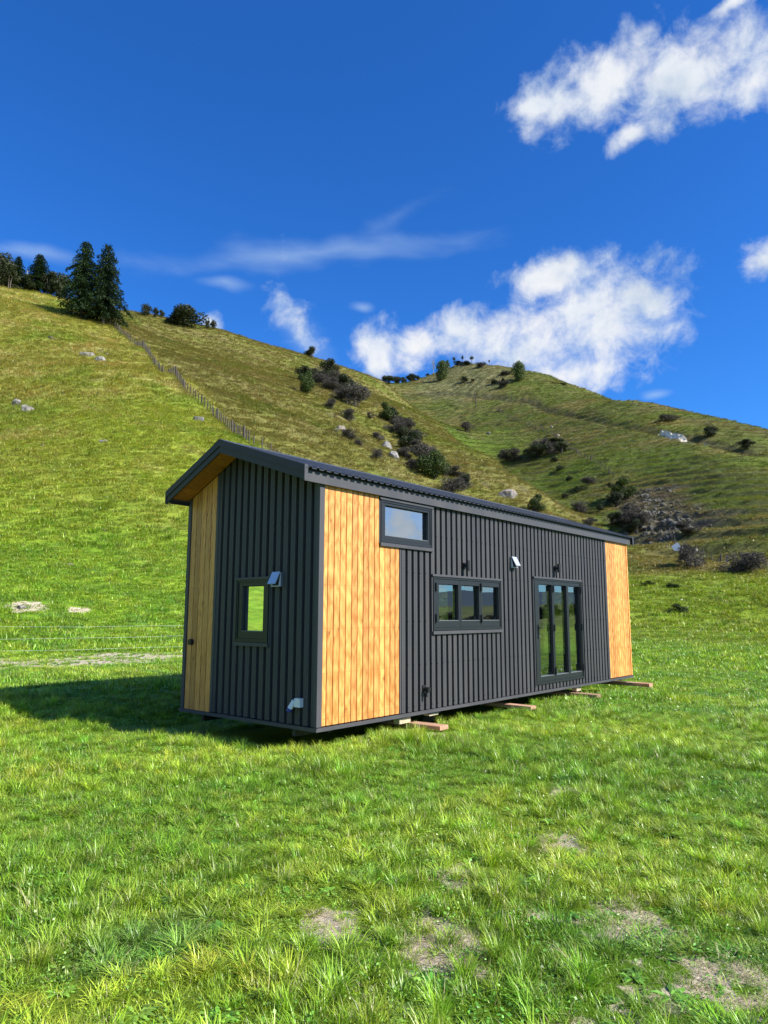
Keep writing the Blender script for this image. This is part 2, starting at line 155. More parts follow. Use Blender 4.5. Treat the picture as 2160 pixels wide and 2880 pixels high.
PLANTS = [
    ('conifer', -73.21, 160.71, 8.24, 20.78, 'tall dark conifer, left one of the two biggest, at the top of the post fence'),
    ('conifer', -68.1, 161.42, 8.17, 21.59, 'tall dark conifer, right one of the two biggest, at the top of the post fence'),
    ('dark', -104.12, 180.07, 7.38, 10.13, 'big dark round tree cut by the left edge of the photo, on the ridge'),
    ('conifer', -102.71, 184.72, 4.72, 9.65, 'thin conifer between the edge tree and the wooden power pole'),
    ('conifer', -98.37, 188.02, 6.89, 12.05, 'ragged open conifer just right of the wooden power pole'),
    ('dark', -94.92, 187.9, 6.19, 7.69, 'rounded brownish dark tree left of the two big conifers'),
    ('dark', -92.61, 189.05, 5.34, 8.11, 'rounded dark tree half hidden by the left big conifer'),
    ('dark', -101.88, 179.45, 6.28, 6.28, 'low dark shrubby tree at the foot of the ridge trees by the left edge'),
    ('dark', -99.73, 185.4, 4.91, 5.34, 'low dark bush behind the foot of the wooden power pole'),
    ('dark', -72.21, 202.25, 3.48, 4.57, 'upright dark bushy tree, leftmost of the row on the skyline right of the conifers'),
    ('dark', -70.63, 205.55, 1.98, 3.31, 'small dark skyline tree just right of the upright leftmost one'),
    ('dark', -69.7, 207.71, 1.78, 2.89, 'smallest rounded dark tree just left of the big spreading skyline bush'),
    ('dark', -62.01, 204.72, 9.98, 8.03, 'big spreading dark bush on the skyline of the left ridge'),
    ('dark', -56.55, 212.57, 2.01, 3.35, 'small two stemmed dark tree just right of the big spreading skyline bush'),
    ('dark', -55.62, 216.47, 1.93, 3.4, 'small dark tree at the right end of the left skyline row'),
    ('dark', -25.61, 236.87, 4.35, 4.35, 'dark round bush at the top of the spur, left of the bush thicket'),
    ('green', -17.69, 153.79, 3.61, 5.65, 'tall green bush at the lower left corner of the upper spur thicket'),
    ('gray', -16.34, 174.44, 3.91, 4.09, 'grey bush in the middle of the upper spur thicket'),
    ('dark', -17.09, 208.98, 5.53, 6.38, 'dark bush at the top of the upper spur thicket, poking above the skyline'),
    ('dark', -10.66, 174.88, 4.62, 5.86, 'dark bush on the right side of the upper spur thicket'),
    ('gray', -10.46, 160.77, 4.08, 3.43, 'low grey bush at the lower middle of the upper spur thicket'),
    ('gray', -6.46, 158.43, 4.66, 5.95, 'large grey brown bush at the lower right end of the upper spur thicket'),
    ('gray', -11.58, 141.89, 2.74, 2.6, 'sparse pale grey bush below the upper spur thicket'),
    ('gray', -7.42, 141.03, 3.01, 3.15, 'sparse grey bush above the pale rock on the spur'),
    ('gray', -5.97, 118.8, 2.77, 2.29, 'grey bush just below the pale rock on the spur'),
    ('gray', -4.25, 114.22, 1.16, 1.39, 'small grey twiggy bush above the front of the roof ridge'),
    ('gray', -3.25, 152.32, 1.24, 1.55, 'tiny grey bush between the two spur thickets'),
    ('gray', -1.6, 136.23, 2.35, 1.93, 'low grey brown bush left of the orange rock face'),
    ('gray', -1.41, 111.14, 1.69, 2.25, 'small dark grey bush left of the pale rocks, just above the roof'),
    ('green', 0.42, 156.05, 3.48, 4.59, 'dark green bush at the top of the long lower thicket'),
    ('gray', 2.66, 148.72, 3.77, 4.07, 'grey bush second from the top of the long lower thicket'),
    ('dark', 5.58, 138.88, 3.95, 4.65, 'dark bush in the middle of the long lower thicket'),
    ('gray', 3.77, 122.26, 2.48, 2.73, 'grey bush beside the pale rocks in the long lower thicket'),
    ('gray', 6.94, 120.18, 3.54, 4.27, 'large grey bush in the lower half of the long lower thicket'),
    ('green', 8.13, 113.55, 4.73, 5.08, 'large green bush, biggest of the long lower thicket'),
    ('gray', 4.7, 114.2, 2.32, 2.09, 'low grey bush at the left foot of the big green bush'),
    ('gray', 10.35, 108.89, 3.44, 3.33, 'grey green bush at the bottom of the thicket touching the roof line'),
    ('dark', 13.43, 113.5, 1.74, 3.13, 'narrow dark upright bush at the right end of the lower thicket'),
    ('green', 24.14, 110.32, 2.98, 3.44, 'small green bush standing alone just above the roof'),
    ('gray', 38.11, 128.55, 2.31, 1.9, 'low grey bush on the spur above the far end of the roof'),
    ('gray', 45.68, 244.72, 6.56, 5.81, 'lone rounded grey bush on the spur crest above the gully'),
    ('gray', 33.18, 274.17, 4.48, 4.76, 'small grey bush on the spur crest at the head of the gully'),
    ('dark', 53.67, 241.06, 11.02, 5.51, 'wide low dark scrub on the gully bank'),
    ('dark', 61.11, 245.46, 6.41, 3.33, 'low dark scrub just below the far hill fence'),
    ('dark', 35.26, 408.51, 9.56, 12.89, 'green leafy tree at the left of the knoll'),
    ('green', 73.41, 369.84, 8.79, 11.47, 'dense egg shaped green tree on the right shoulder of the knoll'),
    ('bare', 31.82, 437.67, 6.23, 10.24, 'pale almost leafless small tree on the knoll skyline'),
    ('palm', 44.61, 431.3, 3.52, 7.04, 'slim palm like tree with a round head, leftmost of three on the knoll top'),
    ('palm', 49.61, 427.28, 2.62, 6.98, 'slim palm like tree with a round head, middle of three on the knoll top'),
    ('palm', 54.95, 423.18, 4.33, 6.49, 'slim palm like tree with a round head, rightmost of three on the knoll top'),
    ('palm', 64.37, 413.31, 1.7, 4.88, 'thin straight palm like tree standing apart on the knoll top'),
    ('dark', 47.35, 429.27, 5.26, 3.94, 'low round bush between the left and middle palm like trees'),
    ('dark', 52.28, 426.96, 6.11, 3.49, 'low round bush between the middle and right palm like trees'),
    ('gray', 59.01, 414.11, 5.94, 3.39, 'pale green low bush right of the three palm like trees'),
    ('dark', 40.85, 435.16, 3.55, 6.21, 'dark round headed tree just right of the green leafy knoll tree'),
    ('dark', 2.72, 400.32, 8.53, 5.68, 'dark bush at the left end of the knoll skyline'),
    ('dark', 7.93, 408.32, 4.97, 4.97, 'round dark bush second from the left on the knoll skyline'),
    ('dark', 11.69, 419.81, 4.26, 4.68, 'round dark bush third from the left on the knoll skyline'),
    ('dark', 17.24, 431.53, 7.45, 5.69, 'wide dark bush fourth from the left on the knoll skyline'),
    ('dark', 22.78, 441.75, 2.69, 2.02, 'tiny dark bush right of the wide skyline bush'),
    ('dark', 28.59, 441.41, 3.14, 2.24, 'tiny dark bush left of the pale leafless tree'),
    ('gray', 68.75, 384.76, 5.95, 2.77, 'low grey green bush just left of the egg shaped tree'),
    ('dark', 46.35, 389.67, 4.38, 3.98, 'small brownish bush on the knoll face, left one'),
    ('dark', 50.59, 387.56, 2.38, 2.38, 'tiny dark bush just right of the small brownish bush'),
    ('dark', 60.36, 373.72, 3.46, 3.46, 'small round bush in the middle of the knoll face'),
    ('gray', 64.74, 365.39, 5.27, 3.39, 'low wide bush below the egg shaped tree'),
    ('dark', 65.35, 372.88, 1.92, 2.69, 'tiny upright bush left of the egg shaped tree'),
    ('dark', 19.29, 436.65, 2.22, 2.22, 'tiny dark bush low on the left knoll face'),
    ('dark', 21.41, 433.07, 2.64, 2.42, 'tiny round bush next to the one low on the left knoll face'),
    ('dark', 100.27, 208.86, 5.4, 3.99, 'dark umbrella shaped tree just above the white rock band'),
    ('dark', 101.63, 192.12, 4.41, 2.87, 'dark umbrella shaped tree at the right end of the white rock band'),
    ('gray', 98.8, 237.27, 5.47, 2.87, 'low grey scrub high on the right hillside'),
    ('green', 54.98, 159.11, 4.95, 5.46, 'green bush at the top of the rocky outcrop on the right hillside'),
    ('dark', 42.74, 129.36, 3.32, 3.04, 'dark bush at the lower left of the rocky outcrop'),
    ('gray', 44.51, 128.76, 3.45, 3.45, 'grey bush between the two dark ones left of the rocky outcrop'),
    ('dark', 45.69, 126.06, 2.99, 3.26, 'dark bush against the lower left side of the rocky outcrop'),
    ('gray', 45.1, 158.05, 3.83, 3.5, 'grey bush in the gully above the roof end'),
    ('gray', 56.76, 191.64, 3.04, 2.63, 'grey bush with a pale stone beside it in the gully'),
    ('gray', 48.88, 112.13, 3.23, 2.11, 'dark grey bush below right of the rocky outcrop'),
    ('gray', 32.92, 75.88, 2.35, 3.1, 'bare grey bush beside the tilted white sheet'),
    ('gray', 34.72, 68.02, 3.79, 2.48, 'broad grey green bush at the foot of the right hillside'),
    ('green', 22.99, 61.18, 1.06, 0.46, 'low dark green weed in the bright bank right of the cabin'),
    ('green', 24.1, 59.09, 1.23, 0.58, 'dark green weed patch in the bright bank under the tilted white sheet'),
    ('green', 21.21, 50.56, 1.39, 0.83, 'dark leafy weed clump in the meadow right of the cabin'),
    ('gray', -19.3, 198.94, 5.07, 4.26, 'grey brown bush inside the upper spur thicket, topmost'),
    ('dark', -16.3, 200.81, 5.31, 3.17, 'grey brown bush inside the upper spur thicket, second from the top'),
    ('dark', -21.3, 178.9, 4.48, 4.57, 'grey brown bush inside the upper spur thicket, third from the top'),
    ('dark', -20.1, 178.32, 3.82, 4.28, 'grey brown bush inside the upper spur thicket, fourth from the top'),
    ('gray', -15.31, 197.69, 5.33, 4.22, 'grey brown bush inside the upper spur thicket, fifth from the top'),
    ('dark', -18.19, 179.97, 4.49, 3.85, 'grey brown bush inside the upper spur thicket, sixth from the top'),
    ('dark', -10.82, 180.56, 4.04, 4.68, 'grey brown bush inside the upper spur thicket, seventh from the top'),
    ('gray', -13.03, 173.32, 3.7, 4.49, 'grey brown bush inside the upper spur thicket, eighth from the top'),
    ('dark', -10.44, 180.58, 4.22, 4.4, 'grey brown bush inside the upper spur thicket, ninth from the top'),
    ('gray', -12.91, 170.57, 4.16, 2.95, 'grey brown bush inside the upper spur thicket, tenth from the top'),
    ('dark', -6.33, 172.31, 4.72, 3.15, 'grey brown bush inside the upper spur thicket, eleventh from the top'),
    ('gray', -7.08, 164.86, 3.26, 4.35, 'grey brown bush inside the upper spur thicket, lowest'),
    ('dark', 1.57, 156.66, 3.89, 3.97, 'grey brown bush inside the long lower thicket, topmost'),
    ('gray', 3.1, 155.39, 2.99, 2.36, 'grey brown bush inside the long lower thicket, second from the top'),
    ('gray', 4.58, 155.98, 4.19, 2.45, 'grey brown bush inside the long lower thicket, third from the top'),
    ('gray', 4.96, 150.46, 4.05, 3.59, 'grey brown bush inside the long lower thicket, fourth from the top'),
    ('dark', 4.14, 146.33, 3.12, 3.41, 'grey brown bush inside the long lower thicket, fifth from the top'),
    ('gray', 7.01, 147.4, 3.14, 2.54, 'grey brown bush inside the long lower thicket, sixth from the top'),
    ('gray', 6.55, 135.0, 3.15, 2.88, 'grey brown bush inside the long lower thicket, seventh from the top'),
    ('dark', 7.08, 130.72, 3.39, 2.19, 'grey brown bush inside the long lower thicket, eighth from the top'),
    ('dark', 7.69, 129.64, 2.7, 2.57, 'grey brown bush inside the long lower thicket, ninth from the top'),
    ('gray', 8.72, 128.03, 2.21, 2.8, 'grey brown bush inside the long lower thicket, tenth from the top'),
    ('dark', 9.3, 123.44, 2.82, 3.08, 'grey brown bush inside the long lower thicket, eleventh from the top'),
    ('gray', 8.55, 121.05, 3.32, 2.09, 'grey brown bush inside the long lower thicket, twelfth from the top'),
    ('dark', 10.38, 118.5, 2.05, 2.47, 'grey brown bush inside the long lower thicket, thirteenth from the top'),
    ('gray', 10.32, 117.08, 2.32, 2.44, 'grey brown bush inside the long lower thicket, fourteenth from the top'),
    ('gray', 12.12, 118.81, 2.79, 2.0, 'grey brown bush inside the long lower thicket, fifteenth from the top'),
    ('gray', 12.91, 114.02, 2.21, 2.27, 'grey brown bush inside the long lower thicket, lowest'),
    ('dark', 55.32, 161.86, 3.38, 4.42, 'grey brown bush beside the rocky outcrop, topmost'),
    ('dark', 52.42, 156.47, 3.68, 4.27, 'grey brown bush beside the rocky outcrop, second from the top'),
    ('gray', 48.52, 134.44, 2.97, 2.39, 'grey brown bush beside the rocky outcrop, third from the top'),
    ('gray', 47.72, 134.73, 2.61, 2.9, 'grey brown bush beside the rocky outcrop, fourth from the top'),
    ('gray', 46.12, 130.53, 3.65, 2.46, 'grey brown bush beside the rocky outcrop, fifth from the top'),
    ('gray', 47.47, 127.7, 3.66, 2.83, 'grey brown bush beside the rocky outcrop, lowest'),
    ('gray', 56.87, 244.41, 4.45, 5.47, 'grey brown bush on the gully bank, topmost'),
    ('dark', 60.48, 233.41, 6.11, 4.77, 'grey brown bush on the gully bank, second from the top'),
    ('gray', 58.31, 237.96, 6.58, 5.71, 'grey brown bush on the gully bank, third from the top'),
    ('gray', 54.55, 244.94, 5.34, 5.6, 'grey brown bush on the gully bank, lowest'),
    ('dark', 55.61, 223.96, 3.51, 2.34, 'low dark scrub clump down the shaded gully, topmost'),
    ('dark', 54.05, 211.42, 3.32, 2.21, 'low dark scrub clump down the shaded gully, second from the top'),
    ('dark', 53.65, 200.12, 2.73, 1.89, 'low dark scrub clump down the shaded gully, third from the top'),
    ('dark', 58.96, 180.37, 2.12, 1.73, 'low dark scrub clump down the shaded gully, fourth from the top'),
    ('dark', 53.31, 190.16, 3.0, 2.2, 'low dark scrub clump down the shaded gully, fifth from the top'),
    ('dark', 43.7, 166.8, 2.27, 1.75, 'low dark scrub clump down the shaded gully, sixth from the top'),
    ('dark', 48.65, 155.63, 2.15, 1.82, 'low dark scrub clump down the shaded gully, lowest'),
]
ROCKS = [
    (-67.72, 135.8, 1.69, 0.92, 'small flat pale rock high on the left hillside, nearest the conifers'),
    (-55.71, 125.53, 2.92, 1.18, 'flat cracked grey rock, left half of the pair in the middle of the left hillside'),
    (-51.48, 121.5, 2.27, 1.61, 'pale pointed rock, right half of the pair in the middle of the left hillside'),
    (-55.25, 130.58, 0.86, 0.5, 'tiny pale stone above the rock pair, left one'),
    (-53.36, 128.94, 0.78, 0.42, 'tiny pale stone above the rock pair, right one'),
    (-47.87, 88.47, 1.12, 1.28, 'upright pale rock, smaller of the two near the left edge'),
    (-44.94, 85.57, 1.76, 1.67, 'leaning pale pointed rock, larger of the two near the left edge'),
    (-24.12, 88.54, 1.68, 1.02, 'pale streaked rock just left of the post fence above the roof'),
    (-48.99, 103.26, 0.52, 0.46, 'little white stone below the flat rock pair'),
    (-35.06, 70.27, 0.48, 0.32, 'little white stone low on the left hillside under the leaning rock'),
    (-29.88, 72.63, 1.04, 0.48, 'low pale stone on the left hillside above the cabin shadow side'),
    (-15.17, 29.64, 0.51, 0.24, 'pale lumpy stone in the bare patch above the wire fence'),
    (-17.78, 39.89, 0.44, 0.22, 'small pale stone in the grass left of the cabin'),
    (-7.86, 127.06, 2.19, 1.94, 'rounded pale rock among the grey bushes of the spur'),
    (-8.59, 121.53, 1.24, 1.24, 'small fallen stone against the rounded pale spur rock'),
    (0.63, 128.83, 1.96, 2.35, 'orange tinted rock face beside the long lower thicket'),
    (1.81, 117.99, 2.15, 2.39, 'pale rock face below the orange tinted one'),
    (20.93, 117.09, 3.62, 2.17, 'broken grey rock face just above the roof middle'),
    (42.38, 277.4, 2.28, 1.28, 'white stone, or resting sheep, on the green gully side'),
    (4.92, 183.73, 0.75, 0.75, 'small white stone on the spur crest, upper one'),
    (4.1, 169.64, 0.6, 0.6, 'small white stone on the spur crest, lower one'),
    (66.18, 270.4, 1.55, 1.55, 'pale round stone just above the far hill fence'),
    (64.99, 255.1, 1.33, 1.33, 'pale round stone just below the far hill fence'),
    (31.41, 79.78, 0.43, 0.26, 'white stone lying on the green flat right of the cabin'),
    (42.55, 105.59, 0.69, 0.35, 'white slab at the foot of the right hillside'),
    (45.52, 101.88, 0.57, 0.68, 'pale stump like stone right of the bare bush'),
    (59.98, 195.73, 1.04, 0.73, 'pale stone right of the gully grey bush'),
    (64.73, 184.09, 1.19, 0.79, 'pale stone on the shoulder above the green outcrop bush'),
]
FENCE_A = [(-68.5, 161.3), (-65.6, 161.7), (-56.0, 150.4), (-41.7, 125.2), (-30.6, 103.7), (-24.9, 97.0), (-19.6, 87.4), (-15.5, 78.6), (-13.0, 78.1), (-11.2, 77.4)]
FENCE_C = [(46.8, 345.0), (56.3, 335.2), (60.1, 306.7), (61.7, 278.4), (63.5, 262.0), (64.7, 244.5), (63.0, 220.1), (63.3, 207.0), (63.8, 191.1)]
FENCE_D = [(49.0, 364.9), (48.0, 356.2), (46.8, 345.0)]
FENCE_E = [(49.5, 120.6), (44.2, 105.9), (45.6, 101.9), (45.0, 96.4), (37.0, 75.1)]
SKYFENCE = [(112.3, 268.3), (114.7, 244.0), (116.5, 223.4), (120.1, 213.6)]
TRACK = [(14.0, 385.9), (29.9, 382.0), (46.2, 368.2), (59.1, 353.1), (72.9, 332.0), (79.7, 272.6), (83.7, 250.7), (87.8, 234.0), (90.4, 222.5), (94.3, 208.6), (97.7, 198.1), (98.8, 186.8)]
KNOLL = (47.4, 410.6)
CLIFF = [(89.4, 222.9), (90.1, 216.5), (91.5, 211.9), (93.5, 208.0), (95.0, 204.3), (95.2, 200.3)]
OUTCROP = [(58.3, 158.6), (59.9, 157.3), (58.0, 147.6), (51.9, 135.0), (52.0, 131.9), (55.8, 137.9), (54.8, 132.0), (52.7, 125.6), (49.4, 122.4), (50.1, 127.3), (50.4, 133.1), (61.5, 157.4), (55.7, 147.8), (52.0, 127.1), (48.6, 122.1), (54.8, 121.8), (54.1, 169.6), (53.3, 163.3)]
SHED = [(81.4, 369.7), (91.5, 362.7), (97.3, 353.5)]
POLE = [(-100.7, 185.8), (-76.5, 164.7), (-100.5, 187.8)]
SHEET = [(43.6, 103.2)]
WIREF = [(-12.6, 18.4), (-10.8, 20.2), (-6.6, 23.6), (-2.5, 27.7)]
PATH = [(-10.2, 14.9), (-9.3, 17.4), (-8.7, 18.8), (-7.8, 19.3), (-7.3, 20.9), (-6.0, 21.5), (-4.3, 22.7)]
# ---- terrain height, shared by the ground mesh and everything that stands on it
def _hash(ix, iy, s):
    h = (ix.astype(np.int64)*374761393 + iy.astype(np.int64)*668265263 + s*974711) & 0x7fffffff
    h = ((h ^ (h >> 13))*1274126177) & 0x7fffffff
    return h ^ (h >> 16)
def noise(x, y, s=0):
    """gradient noise, about -1..1"""
    x = np.asarray(x, float); y = np.asarray(y, float)
    ix = np.floor(x); iy = np.floor(y); fx = x-ix; fy = y-iy
    ux = fx*fx*fx*(fx*(fx*6-15)+10); uy = fy*fy*fy*(fy*(fy*6-15)+10)
    def g(dx, dy):
        a = (_hash(ix+dx, iy+dy, s) & 0xffff)*(2*np.pi/65536)
        return np.cos(a)*(fx-dx) + np.sin(a)*(fy-dy)
    n0 = g(0, 0)*(1-ux)+g(1, 0)*ux; n1 = g(0, 1)*(1-ux)+g(1, 1)*ux
    return 1.5*(n0*(1-uy)+n1*uy)
def fbm(x, y, s=0, o=4):
    t = 0; a = 1.; n = 0
    for k in range(o):
        t = t + a*noise(x*2**k, y*2**k, s+k*17); n += a; a *= .5
    return t/n
def sstep(a, b, x):
    t = np.clip((x-a)/(b-a), 0, 1); return t*t*(3-2*t)
_kx = KP[:, :2]/100.; _n = len(_kx)
_D = np.hypot(_kx[:, None, 0]-_kx[None, :, 0], _kx[:, None, 1]-_kx[None, :, 1])
_A = np.zeros((_n+3, _n+3)); _A[:_n, :_n] = _D**1.5+.002*np.eye(_n)
_A[:_n, _n] = 1; _A[:_n, _n+1:] = _kx; _A[_n, :_n] = 1; _A[_n+1:, :_n] = _kx.T
_w = np.linalg.solve(_A, np.r_[KP[:, 2], 0, 0, 0])
HC = np.array([-0.7997, 8.6569]); HX = np.array([0.64758, 0.76200]); HY = np.array([-0.76200, 0.64758])
GPHI = np.array([-.30, -.05, .035, .112, .189, .243, .310, .362, .50, .9]); GRR = np.array([420, 330, 300, 240, 190, 155, 125, 102, 76, 60.])
def polydist(X, Y, pts):
    d = np.full(X.shape, 1e9)
    for (ax, ay), (bx, by) in zip(pts[:-1], pts[1:]):
        vx, vy = bx-ax, by-ay; t_ = np.clip(((X-ax)*vx+(Y-ay)*vy)/(vx*vx+vy*vy), 0, 1)
        d = np.minimum(d, np.hypot(X-ax-t_*vx, Y-ay-t_*vy))
    return d
def masks(X, Y):
    r = np.hypot(X, Y); ph = np.arctan2(X, Y)
    gr = np.interp(ph, GPHI, GRR)
    mc = sstep(0, 12, r-gr)*(ph > -.35)                      # the hill beyond the gully
    # side of the fence line: 1 = bright grazed side
    fx = np.interp(Y, FLY, FLX)
    ma = sstep(1.5, -1.5, X-fx+1.2*noise(X*.15, Y*.15, 5))
    return mc, ma
def phase(X, Y, z):
    t = z/2.7+.75*fbm(X/40, Y/40, 41)+.22*fbm(X/9, Y/9, 42, 3); return t-np.floor(t)
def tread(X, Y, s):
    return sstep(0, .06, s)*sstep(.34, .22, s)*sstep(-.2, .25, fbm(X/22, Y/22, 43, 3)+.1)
def height(X, Y, full=False):
    X = np.asarray(X, float); Y = np.asarray(Y, float); sh = X.shape
    x = X.ravel(); y = Y.ravel(); z = np.empty(len(x))
    for i in range(0, len(x), 40000):
        a = x[i:i+40000]/100; b = y[i:i+40000]/100
        d2 = (a[:, None]-_kx[:, 0])**2+(b[:, None]-_kx[:, 1])**2
        z[i:i+40000] = (d2**.75)@_w[:_n]+_w[-3]+_w[-2]*a+_w[-1]*b
    z = z.reshape(sh); r = np.hypot(X, Y)
    near = sstep(34, 20, r)
    z = z*(1-near*.9)
    px = X-HC[0]; py = Y-HC[1]; hb = px*HY[0]+py*HY[1]; ha = px*HX[0]+py*HX[1]
    z = z+.30*sstep(2.8, 5.6, hb)*sstep(36, 24, r)
    # hollow under the cabin
    z = z+.03-.15*sstep(1.0, 0, np.abs(hb-2.0)-1.1)*sstep(1.3, 0, np.abs(ha-5)-4.8)
    z = z-.12*sstep(5, 10, ha)*sstep(3, -1, hb)*sstep(-8, -2, hb)
    hill = sstep(28, 90, r)
    z = z+.022*fbm(X*.9, Y*.9, 3)*(1-hill)+.05*fbm(X*.22, Y*.22, 9)*sstep(3, 12, r)
    fronthill = hill*sstep(1.35, .9, np.abs(np.arctan2(X, Y)))
    z = z+fronthill*(.9*fbm(X/26, Y/26, 21)+.28*fbm(X/5., Y/5., 31, 3))
    z = z+.45*fbm(X/6, Y/4, 44, 3)*sstep(34, 44, r)*sstep(85, 65, r)*sstep(.15, .3, np.arctan2(X, Y))*sstep(1.3, 1, np.arctan2(X, Y))
    mc, ma = masks(X, Y)
    # stock tracks along the contour
    z = z-1.4*np.exp(-(polydist(X, Y, TRACK)/2.6)**2)
    saw = phase(X, Y, z)
    ter = np.where(saw < .30, saw/.30, (1-saw)/.70)-.5
    z = z+ter*fronthill*(1.15*mc*sstep(70, 150, r)+.25*(1-mc)*(1-ma)+.06)*sstep(.1, .9, .6+fbm(X/30, Y/50, 51))
    # far country beyond the side of the frame: flat valley and a mountain range
    ph = np.arctan2(X, Y); far = sstep(1500, 3800, r)*np.where(np.abs(ph) > .75, 1., .15)
    z = z+far*(90+80*fbm(X/1100, Y/1100, 61)+30*fbm(X/300, Y/300, 62))
    return (z, saw) if full else z
# ---------------- materials ----------------
def mat(name):
    m = bpy.data.materials.new(name); m.use_nodes = True; t = NT(m.node_tree)
    return m, t, m.node_tree.nodes['Principled BSDF']
def simple(name, col, rough=.6, metal=0., var=.12, scale=3., bump=0., spec=.5):
    m, t, p = mat(name); g = t.new('ShaderNodeNewGeometry')
    n = t.noise(g.outputs['Position'], scale, 6, .6)
    f = t.mr(n, .3, .7, 1-var, 1+var)
    c = t.vm('SCALE', col, None); c.node.inputs[3].default_value = 1; t.l.new(f, c.node.inputs[3])
    t.l.new(c, p.inputs['Base Color']); p.inputs['Roughness'].default_value = rough; p.inputs['Metallic'].default_value = metal
    p.inputs['Specular IOR Level'].default_value = spec
    if bump:
        b = t.new('ShaderNodeBump'); b.inputs['Strength'].default_value = bump; b.inputs['Distance'].default_value = .01
        t.l.new(t.noise(g.outputs['Position'], scale*8, 5), b.inputs['Height']); t.l.new(b.outputs[0], p.inputs['Normal'])
    return m
def steel(name, col, rough=.38, spec=.5):
    m, t, p = mat(name); g = t.new('ShaderNodeNewGeometry')
    mp = t.new('ShaderNodeVectorMath', operation='MULTIPLY'); t.l.new(g.outputs['Position'], mp.inputs[0]); mp.inputs[1].default_value = (1, 1, .25)
    n = t.noise(mp.outputs[0], 2.5, 5, .6); n2 = t.noise(g.outputs['Position'], 60, 3, .6)
    dust = t.mr(n, .40, .78, 0, .12)
    c = t.mix(dust, col, (.20, .19, .17)); c = t.mix(t.mr(n2, .3, .7, 0, .05), c, (.3, .28, .25))
    t.l.new(c, p.inputs['Base Color']); t.l.new(t.mr(n, .3, .7, rough-.06, rough+.12), p.inputs['Roughness'])
    p.inputs['Specular IOR Level'].default_value = spec
    b = t.new('ShaderNodeBump'); b.inputs['Strength'].default_value = .12; b.inputs['Distance'].default_value = .01
    t.l.new(t.noise(mp.outputs[0], 5, 2), b.inputs['Height']); t.l.new(b.outputs[0], p.inputs['Normal'])
    return m
def wood(name, light, dark, rough=.5, knots=True, grain=1.):
    m, t, p = mat(name); tc = t.new('ShaderNodeTexCoord'); oi = t.new('ShaderNodeObjectInfo')
    off = t.vm('SCALE', (37., 19., 53.), None); t.l.new(oi.outputs['Random'], off.node.inputs[3])
    v = t.vm('ADD', tc.outputs['Object'], off)
    mp = t.new('ShaderNodeVectorMath', operation='MULTIPLY'); t.l.new(v, mp.inputs[0]); mp.inputs[1].default_value = (1, 1, .06)
    g1 = t.noise(mp.outputs[0], 26*grain, 6, .62, .8)
    mp2 = t.new('ShaderNodeVectorMath', operation='MULTIPLY'); t.l.new(v, mp2.inputs[0]); mp2.inputs[1].default_value = (1, 1, .22)
    g2 = t.noise(mp2.outputs[0], 9, 5, .6, 1.2)          # figured, cathedral-like patches
    wv = t.new('ShaderNodeTexWave', wave_type='RINGS', rings_direction='X'); t.l.new(mp2.outputs[0], wv.inputs['Vector'])
    wv.inputs['Scale'].default_value = 9; wv.inputs['Distortion'].default_value = 9; wv.inputs['Detail'].default_value = 4; wv.inputs['Detail Scale'].default_value = 1.4
    f = t.math('ADD', t.math('MULTIPLY', g1, .55), t.math('ADD', t.math('MULTIPLY', g2, .5), t.math('MULTIPLY', wv.outputs[1], .22)))
    c = t.ramp(t.mr(f, .42, .86), [(0, dark), (.45, tuple(.5*a+.5*b for a, b in zip(light, dark))), (1, light)])
    tone = t.mr(oi.outputs['Random'], 0, 1, .74, 1.16)
    c = t.vm('SCALE', c, None); t.l.new(tone, c.node.inputs[3])
    if knots:
        mp3 = t.new('ShaderNodeVectorMath', operation='MULTIPLY'); t.l.new(v, mp3.inputs[0]); mp3.inputs[1].default_value = (1, 1, .55)
        vo = t.new('ShaderNodeTexVoronoi'); t.l.new(t.vm('ADD', mp3.outputs[0], t.vm('SCALE', t.noise(v, 8, 2, .5, 0, True), None)), vo.inputs['Vector'])
        vo.inputs['Scale'].default_value = 5.6
        sc_ = [n for n in t.n if n.bl_idname == 'ShaderNodeVectorMath' and n.operation == 'SCALE'][-1]; sc_.inputs[3].default_value = .03
        k = t.mr(vo.outputs['Distance'], .035, .085, 1., 0., True)
        halo = t.mr(vo.outputs['Distance'], .05, .22, .38, 0., True)
        c = t.mix(halo, c, tuple(.55*q for q in dark)); c = t.mix(t.math('MULTIPLY', k, .8), c, (dark[0]*.35, dark[1]*.28, dark[2]*.3))
    t.l.new(c, p.inputs['Base Color']); p.inputs['Roughness'].default_value = rough
    b = t.new('ShaderNodeBump'); b.inputs['Strength'].default_value = .25; b.inputs['Distance'].default_value = .003
    t.l.new(g1, b.inputs['Height']); t.l.new(b.outputs[0], p.inputs['Normal'])
    return m
M = {}
M['clad'] = steel('charcoal_steel', (.052, .051, .054), .50, .25)
M['barge'] = steel('shaded_barge_steel', (.026, .028, .029), .45, .25)  # trim steel darkened, the gable side's shade put into the colour
M['trim'] = steel('charcoal_trim', (.062, .062, .068), .45, .25)
M['roof'] = steel('roof_steel', (.045, .050, .054), .36, .6)
M['frame'] = simple('window_aluminium', (.012, .0145, .016), .45, var=.05)
M['black'] = simple('black_plastic', (.010, .010, .011), .5, var=.1)
M['white'] = simple('white_plastic', (.72, .74, .76), .4, var=.04)
M['grille'] = simple('vent_grey', (.16, .17, .18), .35, var=.05)
M['steelbright'] = simple('stainless', (.55, .57, .6), .25, 1., .05)
M['blue'] = simple('blue_cap', (.02, .035, .25), .4, var=.05)
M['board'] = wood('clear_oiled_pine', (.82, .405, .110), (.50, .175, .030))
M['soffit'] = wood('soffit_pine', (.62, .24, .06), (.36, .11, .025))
M['skid'] = wood('rough_sawn_skid', (.58, .35, .22), (.34, .17, .10), .8)
